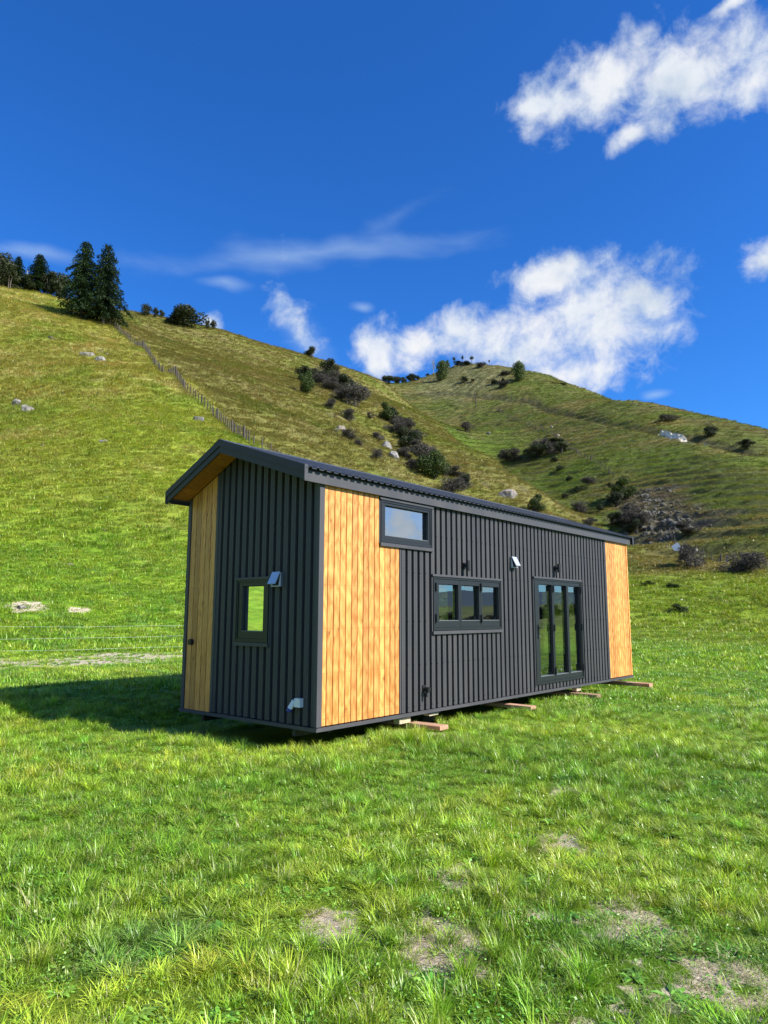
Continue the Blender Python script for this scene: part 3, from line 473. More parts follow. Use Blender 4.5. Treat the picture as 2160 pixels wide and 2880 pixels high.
M['pale'] = wood('pale_packer', (.66, .56, .40), (.45, .36, .22), .8, False)
M['post'] = wood('weathered_post', (.12, .10, .08), (.05, .042, .033), .9, False)
M['wrap'] = simple('building_wrap', (.012, .012, .013), .8)
M['chassis'] = simple('chassis_steel', (.02, .02, .02), .5)
M['lining'] = simple('ply_lining', (.36, .30, .22), .6, var=.1, scale=6)
M['floor'] = simple('vinyl_floor', (.22, .17, .12), .4)
M['wire'] = simple('fence_wire', (.62, .66, .58), .3, .6, .05)
M['farwire'] = simple('old_wire', (.2, .2, .19), .5, .5, .05)
M['sheetwhite'] = simple('white_sheet', (.72, .72, .70), .6)
def glass_mat(refl, tint=(.56, .62, .60, 1)):
    m = bpy.data.materials.new('window_glass'); m.use_nodes = True; t = NT(m.node_tree); t.n.clear()
    tr = t.new('ShaderNodeBsdfTransparent'); tr.inputs[0].default_value = tint
    gl = t.new('ShaderNodeBsdfGlossy'); gl.inputs['Roughness'].default_value = .0; gl.inputs[0].default_value = (.90, .96, 1., 1)
    fr = t.new('ShaderNodeFresnel'); fr.inputs[0].default_value = 1.55
    g = t.new('ShaderNodeNewGeometry'); b = t.new('ShaderNodeBump'); b.inputs['Strength'].default_value = .02; b.inputs['Distance'].default_value = .02
    t.l.new(t.noise(g.outputs['Position'], 2.2, 1), b.inputs['Height']); t.l.new(b.outputs[0], gl.inputs['Normal'])
    mx = t.new('ShaderNodeMixShader'); t.l.new(t.math('ADD', fr.outputs[0], refl), mx.inputs[0]); t.l.new(tr.outputs[0], mx.inputs[1]); t.l.new(gl.outputs[0], mx.inputs[2])
    o = t.new('ShaderNodeOutputMaterial'); t.l.new(mx.outputs[0], o.inputs[0]); return m
M['glass'] = glass_mat(.27); M['coated'] = glass_mat(.45); M['clearglass'] = glass_mat(.05, (.40, .44, .42, 1))

# ---------------- mesh helpers ----------------
class MB:
    def __init__(s): s.v = []; s.f = []
    def add(s, vs, fs):
        o = len(s.v); s.v += [tuple(q) for q in vs]; s.f += [tuple(o+i for i in f) for f in fs]; return s
    def hexa(s, p): return s.add(p, [(0, 1, 2, 3), (7, 6, 5, 4), (0, 4, 5, 1), (1, 5, 6, 2), (2, 6, 7, 3), (3, 7, 4, 0)])
    def box(s, x0, x1, y0, y1, z0, z1):
        return s.hexa([(x0, y0, z0), (x1, y0, z0), (x1, y1, z0), (x0, y1, z0), (x0, y0, z1), (x1, y0, z1), (x1, y1, z1), (x0, y1, z1)])
    def mapped(s, fn, u0, u1, d0, d1, w0, w1, w0b=None, w1b=None):
        """box in wall coordinates u, d (outward), w with sloping ends"""
        w0b = w0 if w0b is None else w0b; w1b = w1 if w1b is None else w1b
        return s.hexa([fn(u0, d0, w0), fn(u1, d0, w0b), fn(u1, d1, w0b), fn(u0, d1, w0), fn(u0, d0, w1), fn(u1, d0, w1b), fn(u1, d1, w1b), fn(u0, d1, w1)])
    def tube(s, a, b, r0, r1=None, n=8):
        r1 = r0 if r1 is None else r1; a = Vector(a); b = Vector(b); z = (b-a).normalized()
        x = z.orthogonal().normalized(); y = z.cross(x); vs = []
        for c, r in ((a, r0), (b, r1)):
            for k in range(n):
                q = 2*math.pi*k/n; vs.append(c+x*math.cos(q)*r+y*math.sin(q)*r)
        return s.add(vs, [(k, (k+1) % n, n+(k+1) % n, n+k) for k in range(n)]+[tuple(range(n-1, -1, -1)), tuple(range(n, 2*n))])
    def extrude(s, prof, zb, zt, closed=True):
        """prof: list of 3D-mapping callables results (x,y) at bottom/top heights; zb/zt lists per point"""
        n = len(prof); vs = [(x, y, b) for (x, y), b in zip(prof, zb)]+[(x, y, t_) for (x, y), t_ in zip(prof, zt)]
        fs = [(k, k+1, n+k+1, n+k) for k in range(n-1)]
        if closed: fs += [(n-1, 0, n, 2*n-1), tuple(range(n-1, -1, -1)), tuple(range(n, 2*n))]
        return s.add(vs, fs)
    def mesh(s, name, m):
        me = bpy.data.meshes.new(name); me.from_pydata(s.v, [], s.f)
        for q in (m if isinstance(m, (list, tuple)) else [m]): me.materials.append(q)
        me.update(); return me
    def obj(s, name, m, parent=None): return link(name, s.mesh(name, m), parent)
def link(name, data, parent=None):
    o = bpy.data.objects.new(name, data); COL.objects.link(o)
    if parent: o.parent = parent
    return o
def tag(o, label=None, cat=None, group=None, kind=None):
    for k, v in (('label', label), ('category', cat), ('group', group), ('kind', kind)):
        if v: o[k] = v
    return o
def nmesh(name, V, F, m, smooth=False):
    """fast mesh from arrays; F is an (n,4) or (n,3) array"""
    me = bpy.data.meshes.new(name); V = np.asarray(V, np.float32); F = np.asarray(F, np.int32); k = F.shape[1]
    me.vertices.add(len(V)); me.vertices.foreach_set('co', V.ravel())
    me.loops.add(F.size); me.loops.foreach_set('vertex_index', F.ravel())
    me.polygons.add(len(F)); me.polygons.foreach_set('loop_start', np.arange(len(F), dtype=np.int32)*k)
    me.polygons.foreach_set('loop_total', np.full(len(F), k, np.int32))
    if smooth: me.polygons.foreach_set('use_smooth', np.ones(len(F), bool))
    me.materials.append(m); me.update(calc_edges=True); return me
def cattr(me, name, arr):
    a = me.attributes.new(name, 'FLOAT_COLOR', 'POINT'); arr = np.asarray(arr, np.float32)
    if arr.shape[1] == 3: arr = np.hstack([arr, np.ones((len(arr), 1), np.float32)])
    a.data.foreach_set('color', arr.ravel())

# ---------------- ground ----------------
def ptsdist(X, Y, pts):
    d = np.full(X.shape, 1e9)
    for ax, ay in pts: d = np.minimum(d, np.hypot(X-ax, Y-ay))
    return d
PATHL = [(x, y) for x, y in PATH]
def soil_mask(X, Y):
    r = np.hypot(X, Y)
    z1 = sstep(5.4, 3.0, Y)*sstep(-1.3, .5, X)*.40+sstep(8.2, 5, Y)*sstep(0, 1.6, X)*.14
    n = .62*fbm(X*1.7, Y*2.3, 71, 4)+.55*fbm(X*6.5, Y*7.5, 76, 3)
    s = .70*sstep(.0, .45, n+z1-.39)*sstep(9, 6, r)
    dp = polydist(X, Y, PATHL)+1.0*fbm(X*.8, Y*.8, 72, 4)
    s = np.maximum(s, 1.25*sstep(2.7, 1.0, dp)*sstep(-.30, .15, fbm(X*1.3, Y*1.3, 73, 4)+.22))
    for cx, cy, rr in BARE: s = np.maximum(s, .9*sstep(1.3, .4, np.hypot(X-cx, (Y-cy)*.7)/rr+.8*fbm(X*3.5, Y*3.5, 74, 4)))
    s = np.maximum(s, sstep(.40, .55, fbm(X*.55, Y*.55, 75, 4))*sstep(60, 25, r)*sstep(2, 4, r)*.75)
    return s
def grass_color(X, Y, saw):
    r = np.hypot(X, Y); c = lambda *q: np.array(q, float)
    mc, ma = masks(X, Y); hill = sstep(26, 75, r)
    def mx(a, b, f): return a*(1-f[..., None])+b*f[..., None]
    f1 = fbm(X*.35, Y*.35, 81, 4); f2 = fbm(X*1.4, Y*1.4, 82, 3); f3 = fbm(X/22, Y/22, 83, 4); f4 = fbm(X/60, Y/60, 84, 3)
    base = np.broadcast_to(c(.150, .290, .020), X.shape+(3,))
    flat = mx(base, c(.245, .375, .028), sstep(-.35, .45, f1+.4*f2))
    flat = mx(flat, c(.130, .270, .040), sstep(.18, .6, fbm(X*.7, Y*.7, 85, 3)))
    z_ = sstep(60, 135, r)
    A = mx(np.broadcast_to(c(.232, .290, .030), X.shape+(3,)), c(.235, .240, .045), sstep(-.25, .55, f3*.7+.55*z_-.1))
    A = mx(A, c(.40, .34, .13), sstep(.15, .6, fbm(X/9, Y/6, 86, 4)+.22*z_)*.45)
    A = mx(A, c(.150, .220, .020), sstep(.05, .5, fbm(X/13, Y/13, 87, 3))*.7)
    B = mx(np.broadcast_to(c(.165, .165, .038), X.shape+(3,)), c(.195, .175, .060), sstep(-.25, .45, fbm(X/11, Y/8, 88, 4)))
    B = mx(B, c(.135, .165, .026), sstep(.05, .4, fbm(X/16, Y/16, 89, 3))*.8)
    C_ = mx(np.broadcast_to(c(.105, .135, .026), X.shape+(3,)), c(.165, .150, .048), sstep(-.2, .4, fbm(X/26, Y/16, 90, 4)))
    C_ = mx(C_, c(.092, .140, .018), sstep(.0, .4, f4))
    H = mx(B, A, ma); H = mx(H, C_, mc)
    out = mx(flat, H, hill)
    # rough bank of fresh grass beyond the cabin on the right
    ph = np.arctan2(X, Y); out = mx(out, c(.20, .29, .026), sstep(.22, .34, ph)*sstep(36, 44, r)*sstep(82, 66, r)*.8)
    # dry seeding grass on the knoll, and dark cut risers of the stock tracks
    kn = sstep(38, 20, np.hypot(X-KNOLL[0], (Y-KNOLL[1])*.6)+8*fbm(X/12, Y/12, 94, 3)); out = mx(out, c(.21, .20, .10), kn*.75)
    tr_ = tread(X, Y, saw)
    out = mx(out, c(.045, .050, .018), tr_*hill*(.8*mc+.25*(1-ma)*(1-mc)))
    # old bench track across the far hill
    dt = polydist(X, Y, TRACK)+2.0*fbm(X/9, Y/9, 91, 3)
    out = mx(out, c(.085, .078, .046), sstep(4.8, 1.5, dt)*.60*sstep(-.4, .1, fbm(X/14, Y/14, 95, 3)+.1))
    so_ = ptsdist(X, Y, OUTCROP[:16])+3*fbm(X/5, Y/5, 92, 3)
    out = mx(out, c(.11, .095, .07), sstep(9, 4, so_)*.8)
    # earthy scars in the gully banks
    sc_ = sstep(.30, .5, fbm(X/7, Y/7, 93, 4))*sstep(.5, .1, np.abs(np.arctan2(X, Y)-.15))*sstep(100, 130, r)*sstep(380, 320, r)
    out = mx(out, c(.10, .085, .05), sc_*.7)
    far = sstep(900, 2500, r); out = mx(out, c(.045, .075, .10), far)  # far country: dark forest tone with blue distance haze painted in
    return out
def build_ground():
    rr = [0.0, .6]; r = 1.1
    while r < 30: rr.append(r); r *= 1.0115
    while r < 470: rr.append(r); r *= 1.0041
    while r < 9000: rr.append(r); r *= 1.06
    rr = np.array(rr)
    fr = np.linspace(R(-50), R(50), 760); bk = np.linspace(R(50), R(310), 150)[1:-1]
    az = np.concatenate([fr, bk]); nr, na = len(rr), len(az)
    Rg, Ag = np.meshgrid(rr, az, indexing='ij'); X = Rg*np.sin(Ag); Y = Rg*np.cos(Ag)
    Z, saw = height(X, Y, True); V = np.stack([X, Y, Z], -1).reshape(-1, 3)
    i = np.arange(nr-1)[:, None]*na; j = np.arange(na)[None]; j2 = (j+1) % na
    F = np.stack([i+j, i+j2, i+na+j2, i+na+j], -1).reshape(-1, 4)[:, ::-1]
    me = nmesh('ground', V, F, M['ground'], True)
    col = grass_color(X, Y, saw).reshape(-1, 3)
    s = soil_mask(X, Y).reshape(-1); r_ = Rg.reshape(-1)
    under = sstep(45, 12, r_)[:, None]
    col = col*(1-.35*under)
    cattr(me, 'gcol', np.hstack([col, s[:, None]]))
    return me
def ground_mat():
    m, t, p = mat('pasture'); a = t.new('ShaderNodeAttribute', attribute_name='gcol'); g = t.new('ShaderNodeNewGeometry'); P = g.outputs['Position']
    cd = t.new('ShaderNodeCameraData')
    ln = t.vm('LENGTH', P); fine = t.mr(ln, 5, 60, 1, 0); hillf = t.mr(ln, 30, 90, 0, 1)
    n1 = t.noise(P, 30, 5, .7); n2 = t.noise(P, 1.3, 6, .68); n3 = t.noise(P, .32, 6, .65)
    st = t.new('ShaderNodeVectorMath', operation='MULTIPLY'); t.l.new(P, st.inputs[0]); st.inputs[1].default_value = (.35, .35, 1.3)
    n4 = t.noise(st.outputs[0], 1.0, 6, .7, .5)
    v = t.math('MULTIPLY', t.mr(n2, .3, .7, .62, 1.38), t.mr(n4, .3, .7, .82, 1.18))
    c = t.vm('SCALE', a.outputs['Color'], None); t.l.new(v, c.node.inputs[3])
    c = t.mix(t.math('MULTIPLY', t.mr(n3, .52, .68, 0, .25), hillf), c, (.24, .21, .08))
    dk = t.math('MULTIPLY', t.mr(t.noise(P, .8, 7, .75, .8), .56, .72, 0, .20), hillf)
    c = t.mix(dk, c, (.055, .060, .018))
    n0 = t.noise(P, 7, 8, .75, .6)
    soilc = t.ramp(t.mr(t.math('ADD', t.math('MULTIPLY', n1, .45), t.math('MULTIPLY', n0, .55)), .34, .66), [(0, (.24, .17, .11)), (.35, (.50, .405, .29)), (.7, (.68, .575, .43)), (1, (.80, .71, .56))])
    sf = t.mr(t.math('ADD', a.outputs['Alpha'], t.math('MULTIPLY_ADD', n1, .5, -.25)), .3, .65, 0, 1)
    c = t.mix(sf, c, soilc)
    t.l.new(c, p.inputs['Base Color']); p.inputs['Roughness'].default_value = .95; p.inputs['Specular IOR Level'].default_value = .1
    b = t.new('ShaderNodeBump'); b.inputs['Strength'].default_value = 1.; b.inputs['Distance'].default_value = .05
    t.l.new(t.math('ADD', t.math('MULTIPLY', n1, .5), n0), b.inputs['Height'])
    b2 = t.new('ShaderNodeBump'); b2.inputs['Strength'].default_value = .6; b2.inputs['Distance'].default_value = .55
    t.l.new(t.math('MULTIPLY', t.math('ADD', n2, t.math('MULTIPLY', n4, .8)), hillf), b2.inputs['Height']); t.l.new(b.outputs[0], b2.inputs['Normal'])
    t.l.new(b2.outputs[0], p.inputs['Normal'])
    return m
M['ground'] = ground_mat()
tag(link('ground', build_ground()), kind='structure')
# ---------------- the cabin ----------------
L, Wd = 9.914, 2.793
ROOF_E, ROOF_R, RY = 3.165, 3.750, 1.628          # roof surface at the eaves, at the ridge, ridge position
OF, OS, OL = .351, .092, .187                     # overhangs: front gable, sides, far gable
cabin = bpy.data.objects.new('tiny_house', None); COL.objects.link(cabin)
cabin.location = (HC[0], HC[1], .22); cabin.rotation_euler = (0, 0, math.atan2(HX[1], HX[0])); cabin.empty_display_size = .3
tag(cabin, 'charcoal ribbed steel tiny house with orange timber panels standing on wooden skids in the meadow', 'tiny house')
def roofz(y):
    return ROOF_E+(ROOF_R-ROOF_E)*((y+OS)/(RY+OS) if y <= RY else (Wd+OS-y)/(Wd+OS-RY))
LONG = lambda u, d, w: (u, -d, w)
GAB = lambda u, d, w: (-d, u, w)
BACK = lambda u, d, w: (u, Wd+d, w)
FARG = lambda u, d, w: (L+d, u, w)
topL = lambda u: 3.03
topG = lambda u: roofz(u)-.13
WU = (1.150, 2.335, 2.370, 2.975); WK = (2.345, 4.285, 1.155, 1.970); WD = (5.428, 7.392, .148, 2.068); WG = (.912, 1.598, 1.022, 1.865)
WB1 = (.75, 1.75, .85, 2.05); WB2 = (6.15, 7.30, .85, 2.05); WF = (1.25, 2.25, .35, 2.05)
def grid_wall(fn, u0, u1, w0, top, holes, d0, d1, brk=()):
    mb = MB(); us = sorted({u0, u1, *[h[i] for h in holes for i in (0, 1)], *brk})
    for a, b in zip(us[:-1], us[1:]):
        hs_ = sorted([(h[2], h[3]) for h in holes if h[0] <= a+1e-6 and h[1] >= b-1e-6]); z = w0
        for h0, h1 in hs_:
            if h0 > z+1e-4: mb.mapped(fn, a, b, d0, d1, z, h0)
            z = h1
        mb.mapped(fn, a, b, d0, d1, z, top(a), None, top(b))
    return mb
sh = lambda h, q=.012: (h[0]+q, h[1]-q, h[2]+q, h[3]-q)
for fn, u0, u1, tp, holes, brk in ((LONG, .03, L-.03, topL, (WU, WK, WD), ()), (BACK, .03, L-.03, topL, (WB1, WB2), ()),
                              (GAB, .035, Wd-.035, topG, (WG,), (RY,)), (FARG, .035, Wd-.035, topG, (WF,), (RY,))):
    hh = [sh(h) for h in holes]
    e = 0 if fn in (LONG, BACK) else .001
    grid_wall(fn, u0, u1, .02, tp, hh, -.048-e, -.075, brk).obj('wall_frame', M['wrap'], cabin)
    grid_wall(fn, u0+.05, u1-.05, .10, lambda u, tp=tp: tp(u)-.03, hh, -.078-e, -.112, brk).obj('wall_lining', M['lining'], cabin)
MB().box(.05, L-.05, .05, Wd-.05, .02, .095).obj('floor_deck', M['floor'], cabin)

def clad_profile(u0, u1, start, P=.14, g=.056, dep=.044):
    pts = []; k = math.floor((u0-start)/P)-1
    while start+k*P < u1+P:
        b = start+k*P
        for du, d in ((0, 0), (.004, -dep), (g-.004, -dep), (g, 0), (g+.03, 0), (g+.032, -.002), (g+.038, -.002), (g+.040, 0)): pts.append((b+du, d))
        k += 1
    out = []
    def at(u):
        for (a, da), (b, db) in zip(pts[:-1], pts[1:]):
            if a <= u <= b: return da+(db-da)*(u-a)/(b-a) if b > a else da
        return 0
    out.append((u0, at(u0))); out += [q for q in pts if u0+1e-4 < q[0] < u1-1e-4]; out.append((u1, at(u1)))
    return out
def sheets(fn, u0, u1, w0, top, holes, start, cover=.70, P=.14, brk=()):
    edges = [u0]; k = start+.10
    while k <= u0+.15: k += cover
    while k < u1-.12: edges.append(k); k += cover
    edges.append(u1)
    for ea, eb in zip(edges[:-1], edges[1:]):
        groups = {}; us = sorted({ea, eb, *[h[i] for h in holes for i in (0, 1) if ea < h[i] < eb], *[q for q in brk if ea < q < eb]})
        for a, b in zip(us[:-1], us[1:]):
            m_ = (a+b)/2; hs_ = sorted([(h[2], h[3]) for h in holes if h[0] < m_ < h[1]]); pr = clad_profile(a, b, start, P)
            spans = []; z = w0
            for h0, h1 in hs_:
                if h0 > z+.01: spans.append((z, h0))
                z = h1
            spans.append((z, None))
            for z0, z1 in spans:
                n = len(pr); vs = [fn(u, d, z0) for u, d in pr]+[fn(u, d, z1 if z1 is not None else top(u)) for u, d in pr]
                if z1 is None and top(m_)-z0 < .02: continue
                key = 'low' if z0 < .2 else 'high'; top_ = z1 is None
                q = groups.get((z0 < .2, top_))
                for kk in list(groups):
                    if q is None and kk[0] == (z0 < .2) and (kk[0] or kk[1] == top_): q = groups[kk]
                if q is None: q = groups[(z0 < .2, top_)] = MB()
                q.add(vs, [(i, i+1, n+i+1, n+i) for i in range(n-1)])
        for q in groups.values(): q.obj('cladding_sheet', M['clad'], cabin)
pad = lambda h, q=.004: (h[0]-q, h[1]+q, h[2]-q, h[3]+q)
sheets(LONG, 1.600, 8.655, .052, topL, [pad(WU), pad(WK), pad(WD)], 1.705)
sheets(GAB, .050, 2.065, .052, topG, [pad(WG)], .100, .71, .142, (RY,))
sheets(BACK, .05, L-.05, .052, topL, [pad(WB1), pad(WB2)], .1)
sheets(FARG, .05, Wd-.05, .052, topG, [pad(WF)], .1, .7, .14, (RY,))

def boards(fn, us, w0, top, gap=.011, cut=None):
    for a, b in zip(us[:-1], us[1:]):
        a_, b_ = a+gap/2, b-gap/2; c = .004
        pr = [(a_, -.022), (a_, -c), (a_+c, 0), (b_-c, 0), (b_, -c), (b_, -.022)]
        j = random.uniform(-.0012, .0012)
        tops = [top(u) for u, d in pr] if not (cut and a >= cut[0]-.01 and b <= cut[1]+.01) else [cut[2]]*6
        n = 6; mb = MB(); vs = [fn(u, d+j, w0) for u, d in pr]+[fn(u, d+j, z) for (u, d), z in zip(pr, tops)]
        mb.add(vs, [(i, i+1, n+i+1, n+i) for i in range(n-1)]+[tuple(range(n)), tuple(range(2*n-1, n-1, -1)), (n-1, 0, n, 2*n-1)])
        mb.obj('board', M['board'], cabin)
seams = [.080, .157]
while seams[-1] < 1.40: seams.append(seams[-1]+.1103)
seams = seams[:-1]+[1.478, 1.572]
k_ = min(range(len(seams)), key=lambda i: abs(seams[i]-1.150)); seams[k_] = 1.148
boards(LONG, seams, .058, lambda u: 3.03, cut=(1.148, 1.60, 2.352))
boards(LONG, [8.715+i*.1055 for i in range(11)]+[9.862], .058, topL)
boards(GAB, [2.125+i*.1215 for i in range(6)], .045, topG)
# corner and edge trims
def strip(name, fn, u0, u1, d0, d1, w0, w1, m='trim', w1b=None): return MB().mapped(fn, u0, u1, d0, d1, w0, w1, None, w1b).obj(name, M[m], cabin)
MB().add([(-.012, -.012, .052), (.072, -.012, .052), (.072, .004, .052), (.004, .004, .052), (.004, .046, .052), (-.012, .046, .052)] +
         [(-.012, -.012, 3.03), (.072, -.012, 3.03), (.072, .004, 3.03), (.004, .004, 3.03), (.004, .046, 3.03), (-.012, .046, 3.03)],
         [(i, (i+1) % 6, 6+(i+1) % 6, 6+i) for i in range(6)]+[(5, 4, 3, 2, 1, 0), (6, 7, 8, 9, 10, 11)]).obj('corner_trim', M['trim'], cabin)
strip('corner_trim', GAB, Wd-.055, Wd+.012, -.01, .012, .045, topG(Wd-.055), w1b=topG(Wd+.012))
strip('edge_trim', GAB, 2.068, 2.118, -.036, .006, .052, topG(2.068), w1b=topG(2.118))
strip('edge_trim', LONG, 1.576, 1.602, -.036, .004, .055, 2.352)
strip('edge_trim', LONG, 8.652, 8.708, -.036, .005, .055, 3.03)
strip('corner_trim', LONG, 9.868, L+.010, -.03, .008, .055, 3.03, 'board')
# base flashing, front lip catches the light
for fn, n in ((LONG, L), (GAB, Wd), (BACK, L), (FARG, Wd)):
    mb = MB(); e = .0 if fn in (LONG, BACK) else -.002
    mb.mapped(fn, -.028-e, n+.028+e, .010+e, .028+e, 0, .044); mb.mapped(fn, -.010, n+.010, -.036, .009, .030, .040)
    mb.obj('base_flashing', M['trim'], cabin)
# chassis
mb = MB()
for y in (.45, Wd-.45): mb.box(.05, L-.05, y-.03, y+.03, -.10, .019)
for i in range(9): mb.box(.3+i*1.15, .36+i*1.15, .10, Wd-.10, -.05, .012)
mb.obj('chassis', M['chassis'], cabin)

# roof
RP = .127
def roof_side(side):
    ye, yr = (-OS, RY) if side < 0 else (Wd+OS, RY)
    x0, x1 = -OF-.004, L+OL+.004; k = 0; x = x0
    edges = [x0+i*RP*6 for i in range(int((x1-x0)/(RP*6))+1)]+[x1]
    s_ = (ROOF_R-ROOF_E)/abs(yr-ye)
    for a, b in zip(edges[:-1], edges[1:]):
        pts = []; u = a
        while u < b-1e-4:
            for du, h in ((0, 0), (.055, 0), (.068, .024), (.100, .024), (.113, 0)):
                if u+du < b: pts.append((u+du, h))
            u += RP
        pts.append((b, 0)); n = len(pts); sg = -1 if side < 0 else 1
        vs = [(u, ye+sg*.014, ROOF_E+h-s_*.014+.002) for u, h in pts]+[(u, yr, ROOF_R+h+.002) for u, h in pts]
        vs += [(u, ye+sg*.014, ROOF_E+h-s_*.014-.004) for u, h in pts]
        fs = [(i, i+1, n+i+1, n+i) for i in range(n-1)]+[(i, i+1, 2*n+i+1, 2*n+i) for i in range(n-1)]
        MB().add(vs, fs).obj('roof_sheet', M['roof'], cabin)
roof_side(-1); roof_side(1)
# roof deck
yi0, yi1 = -OS+.052, Wd+OS-.052
rz = lambda y, o: roofz(y)-o
for ya, yb in ((yi0, RY), (RY, yi1)):
    x0, x1 = -OF+.022, L+OL-.022
    MB().hexa([(x0, ya, rz(ya, .10)), (x1, ya, rz(ya, .10)), (x1, yb, rz(yb, .10)), (x0, yb, rz(yb, .10)),
               (x0, ya, rz(ya, .006)), (x1, ya, rz(ya, .006)), (x1, yb, rz(yb, .006)), (x0, yb, rz(yb, .006))]).obj('roof_deck', M['wrap'], cabin)
    n = 5 if ya < RY-.01 else 4
    for i in range(n):                                   # soffit boards below the front and far overhangs
        p, q = ya+(yb-ya)*i/n+.002, ya+(yb-ya)*(i+1)/n-.002
        for xa, xb in ((-OF+.024, -.001), (L+.03, L+OL-.024)):
            MB().hexa([(xa, p, rz(p, .118)), (xb, p, rz(p, .118)), (xb, q, rz(q, .118)), (xa, q, rz(q, .118)),
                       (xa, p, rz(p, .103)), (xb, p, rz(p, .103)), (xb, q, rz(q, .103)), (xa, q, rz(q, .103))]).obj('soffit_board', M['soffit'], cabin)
# ridge cap
x0, x1 = -OF-.02, L+OL+.02; sr, sl_ = .34, .465
MB().add([(x0, RY-.13, ROOF_R-.13*sr+.030), (x0, RY, ROOF_R+.036), (x0, RY+.13, ROOF_R-.13*sl_+.030), (x1, RY-.13, ROOF_R-.13*sr+.030), (x1, RY, ROOF_R+.036), (x1, RY+.13, ROOF_R-.13*sl_+.030),
          (x0, RY-.13, ROOF_R-.13*sr+.020), (x1, RY-.13, ROOF_R-.13*sr+.020)], [(0, 1, 4, 3), (1, 2, 5, 4), (0, 3, 7, 6)]).obj('ridge_cap', M['roof'], cabin)
# barge boards: lower fascia board with an upper flashing standing proud
for xo, sg in ((-OF, -1), (L+OL, 1)):
    for ya, yb in ((-OS, RY), (RY, Wd+OS)):
        for d0, d1, o0, o1, nm in ((-.020, .0, .157, .062, 'barge_board'), (-.022, .014, .066, -.030, 'barge_flashing')):
            xa, xb = xo-sg*abs(d0), xo+sg*d1
            MB().hexa([(xa, ya, rz(ya, o0)), (xb, ya, rz(ya, o0)), (xb, yb, rz(yb, o0)), (xa, yb, rz(yb, o0)),
                       (xa, ya, rz(ya, o1)), (xb, ya, rz(ya, o1)), (xb, yb, rz(yb, o1)), (xa, yb, rz(yb, o1))]).obj(nm, M['barge'], cabin)
        yo = -OS if ya < 0 else Wd+OS; q = -1 if ya < 0 else 1
        MB().box(xo-sg*.040 if sg < 0 else xo-.040, xo+.016 if sg > 0 else xo-.016, min(yo, yo+q*.010), max(yo, yo+q*.010), ROOF_E-.162, ROOF_E+.032).obj('barge_end_cap', M['trim'], cabin)
# eave fascia
for y0, sg in ((-OS+.047, -1), (Wd+OS-.047, 1)):
    MB().box(-OF+.02, L+OL-.02, min(y0, y0-sg*.018), max(y0, y0-sg*.018), ROOF_E-.160, ROOF_E-.020).obj('fascia', M['trim'], cabin)
    MB().box(-OF+.02, L+OL-.02, min(y0, y0+sg*.010), max(y0, y0+sg*.010), ROOF_E-.160, ROOF_E-.148).obj('fascia_lip', M['trim'], cabin)
# boxed eave ends under the front overhang
for y0, y1 in ((-OS+.065, .0), (Wd, Wd+OS-.065)):
    MB().box(-OF+.022, -.001, y0, y1, ROOF_E-.158, ROOF_E-.125).obj('eave_return', M['wrap'], cabin)

# windows and doors
def ring(fn, u0, u1, w0, w1, t_, d0, d1, tb=None, t2=None):
    tb = t_ if tb is None else tb; t2 = t_ if t2 is None else t2; mb = MB()
    mb.mapped(fn, u0, u0+t_, d0, d1, w0, w1); mb.mapped(fn, u1-t2, u1, d0, d1, w0, w1)
    mb.mapped(fn, u0+t_, u1-t2, d0, d1, w0, w0+tb); mb.mapped(fn, u0+t_, u1-t2, d0, d1, w1-t_, w1)
    return mb
def window(name, fn, r, panes, fr=.045, glass='glass', label=None, sash_gap=.006, hinge=(), head=True, sill=True, rec=-.050, latch=True):
    u0, u1, w0, w1 = r
    f = ring(fn, u0, u1, w0, w1, fr, -.075, .014).obj(name, M['frame'], cabin)
    if label: f['label'] = label
    # a second, finer rebate line round the frame
    ring(fn, u0+.006, u1-.006, w0+.006, w1-.006, .016, .0145, .021).obj('frame_bead', M['frame'], f)
    for i, (p0, p1, q0, q1, s0, s1) in enumerate(panes):
        mb = MB(); t0, t1 = w0+fr+.003, w1-fr-.003
        mb.mapped(fn, s0, p0, -.068, .004, t0, t1); mb.mapped(fn, p1, s1, -.068, .004, t0, t1)
        mb.mapped(fn, p0, p1, -.068, .004, t0, q0); mb.mapped(fn, p0, p1, -.068, .004, q1, t1)
        mb.obj('sash', M['frame'], f)
        g_ = MB(); g_.add([fn(p0, rec, q0), fn(p1, rec, q0), fn(p1, rec, q1), fn(p0, rec, q1)], [(0, 1, 2, 3)]); g_.obj('pane', M[glass], f)
        ring(fn, p0-.001, p1+.001, q0-.001, q1+.001, .010, rec+.001, rec+.007).obj('glazing_bead', M['black'], f)
        MB().mapped(fn, p0, p1, rec+.008, .003, q0, q0+.007).obj('drip_sill', M['grille'], f)
        if latch: MB().mapped(fn, p1-.035, p1-.018, rec-.03, rec-.005, q0+.025, q0+.055).obj('latch', M['white'], f)
    for hu, hw in hinge: MB().mapped(fn, hu-.013, hu+.013, .0145, .034, hw-.065, hw+.065).obj('hinge', M['black'], f)
    if head: MB().mapped(fn, u0-.022, u1+.022, -.03, .030, w1+.004, w1+.018).mapped(fn, u0-.022, u1+.022, .022, .030, w1-.012, w1+.004).obj('head_flashing', M['trim'], f)
    if sill: MB().mapped(fn, u0-.012, u1+.012, -.030, .032, w0-.050, w0-.003).obj('sill', M['trim'], f)
    for ua in (u0-.022, u1+.003): MB().mapped(fn, ua, ua+.019, -.036, .008, w0-.02, w1).obj('jamb_flashing', M['trim'], f)
    return f
window('window', LONG, WU, [(1.255, 2.245, 2.470, 2.895, 1.200, 2.285)], glass='coated', label='high wide window under the eave', latch=False)
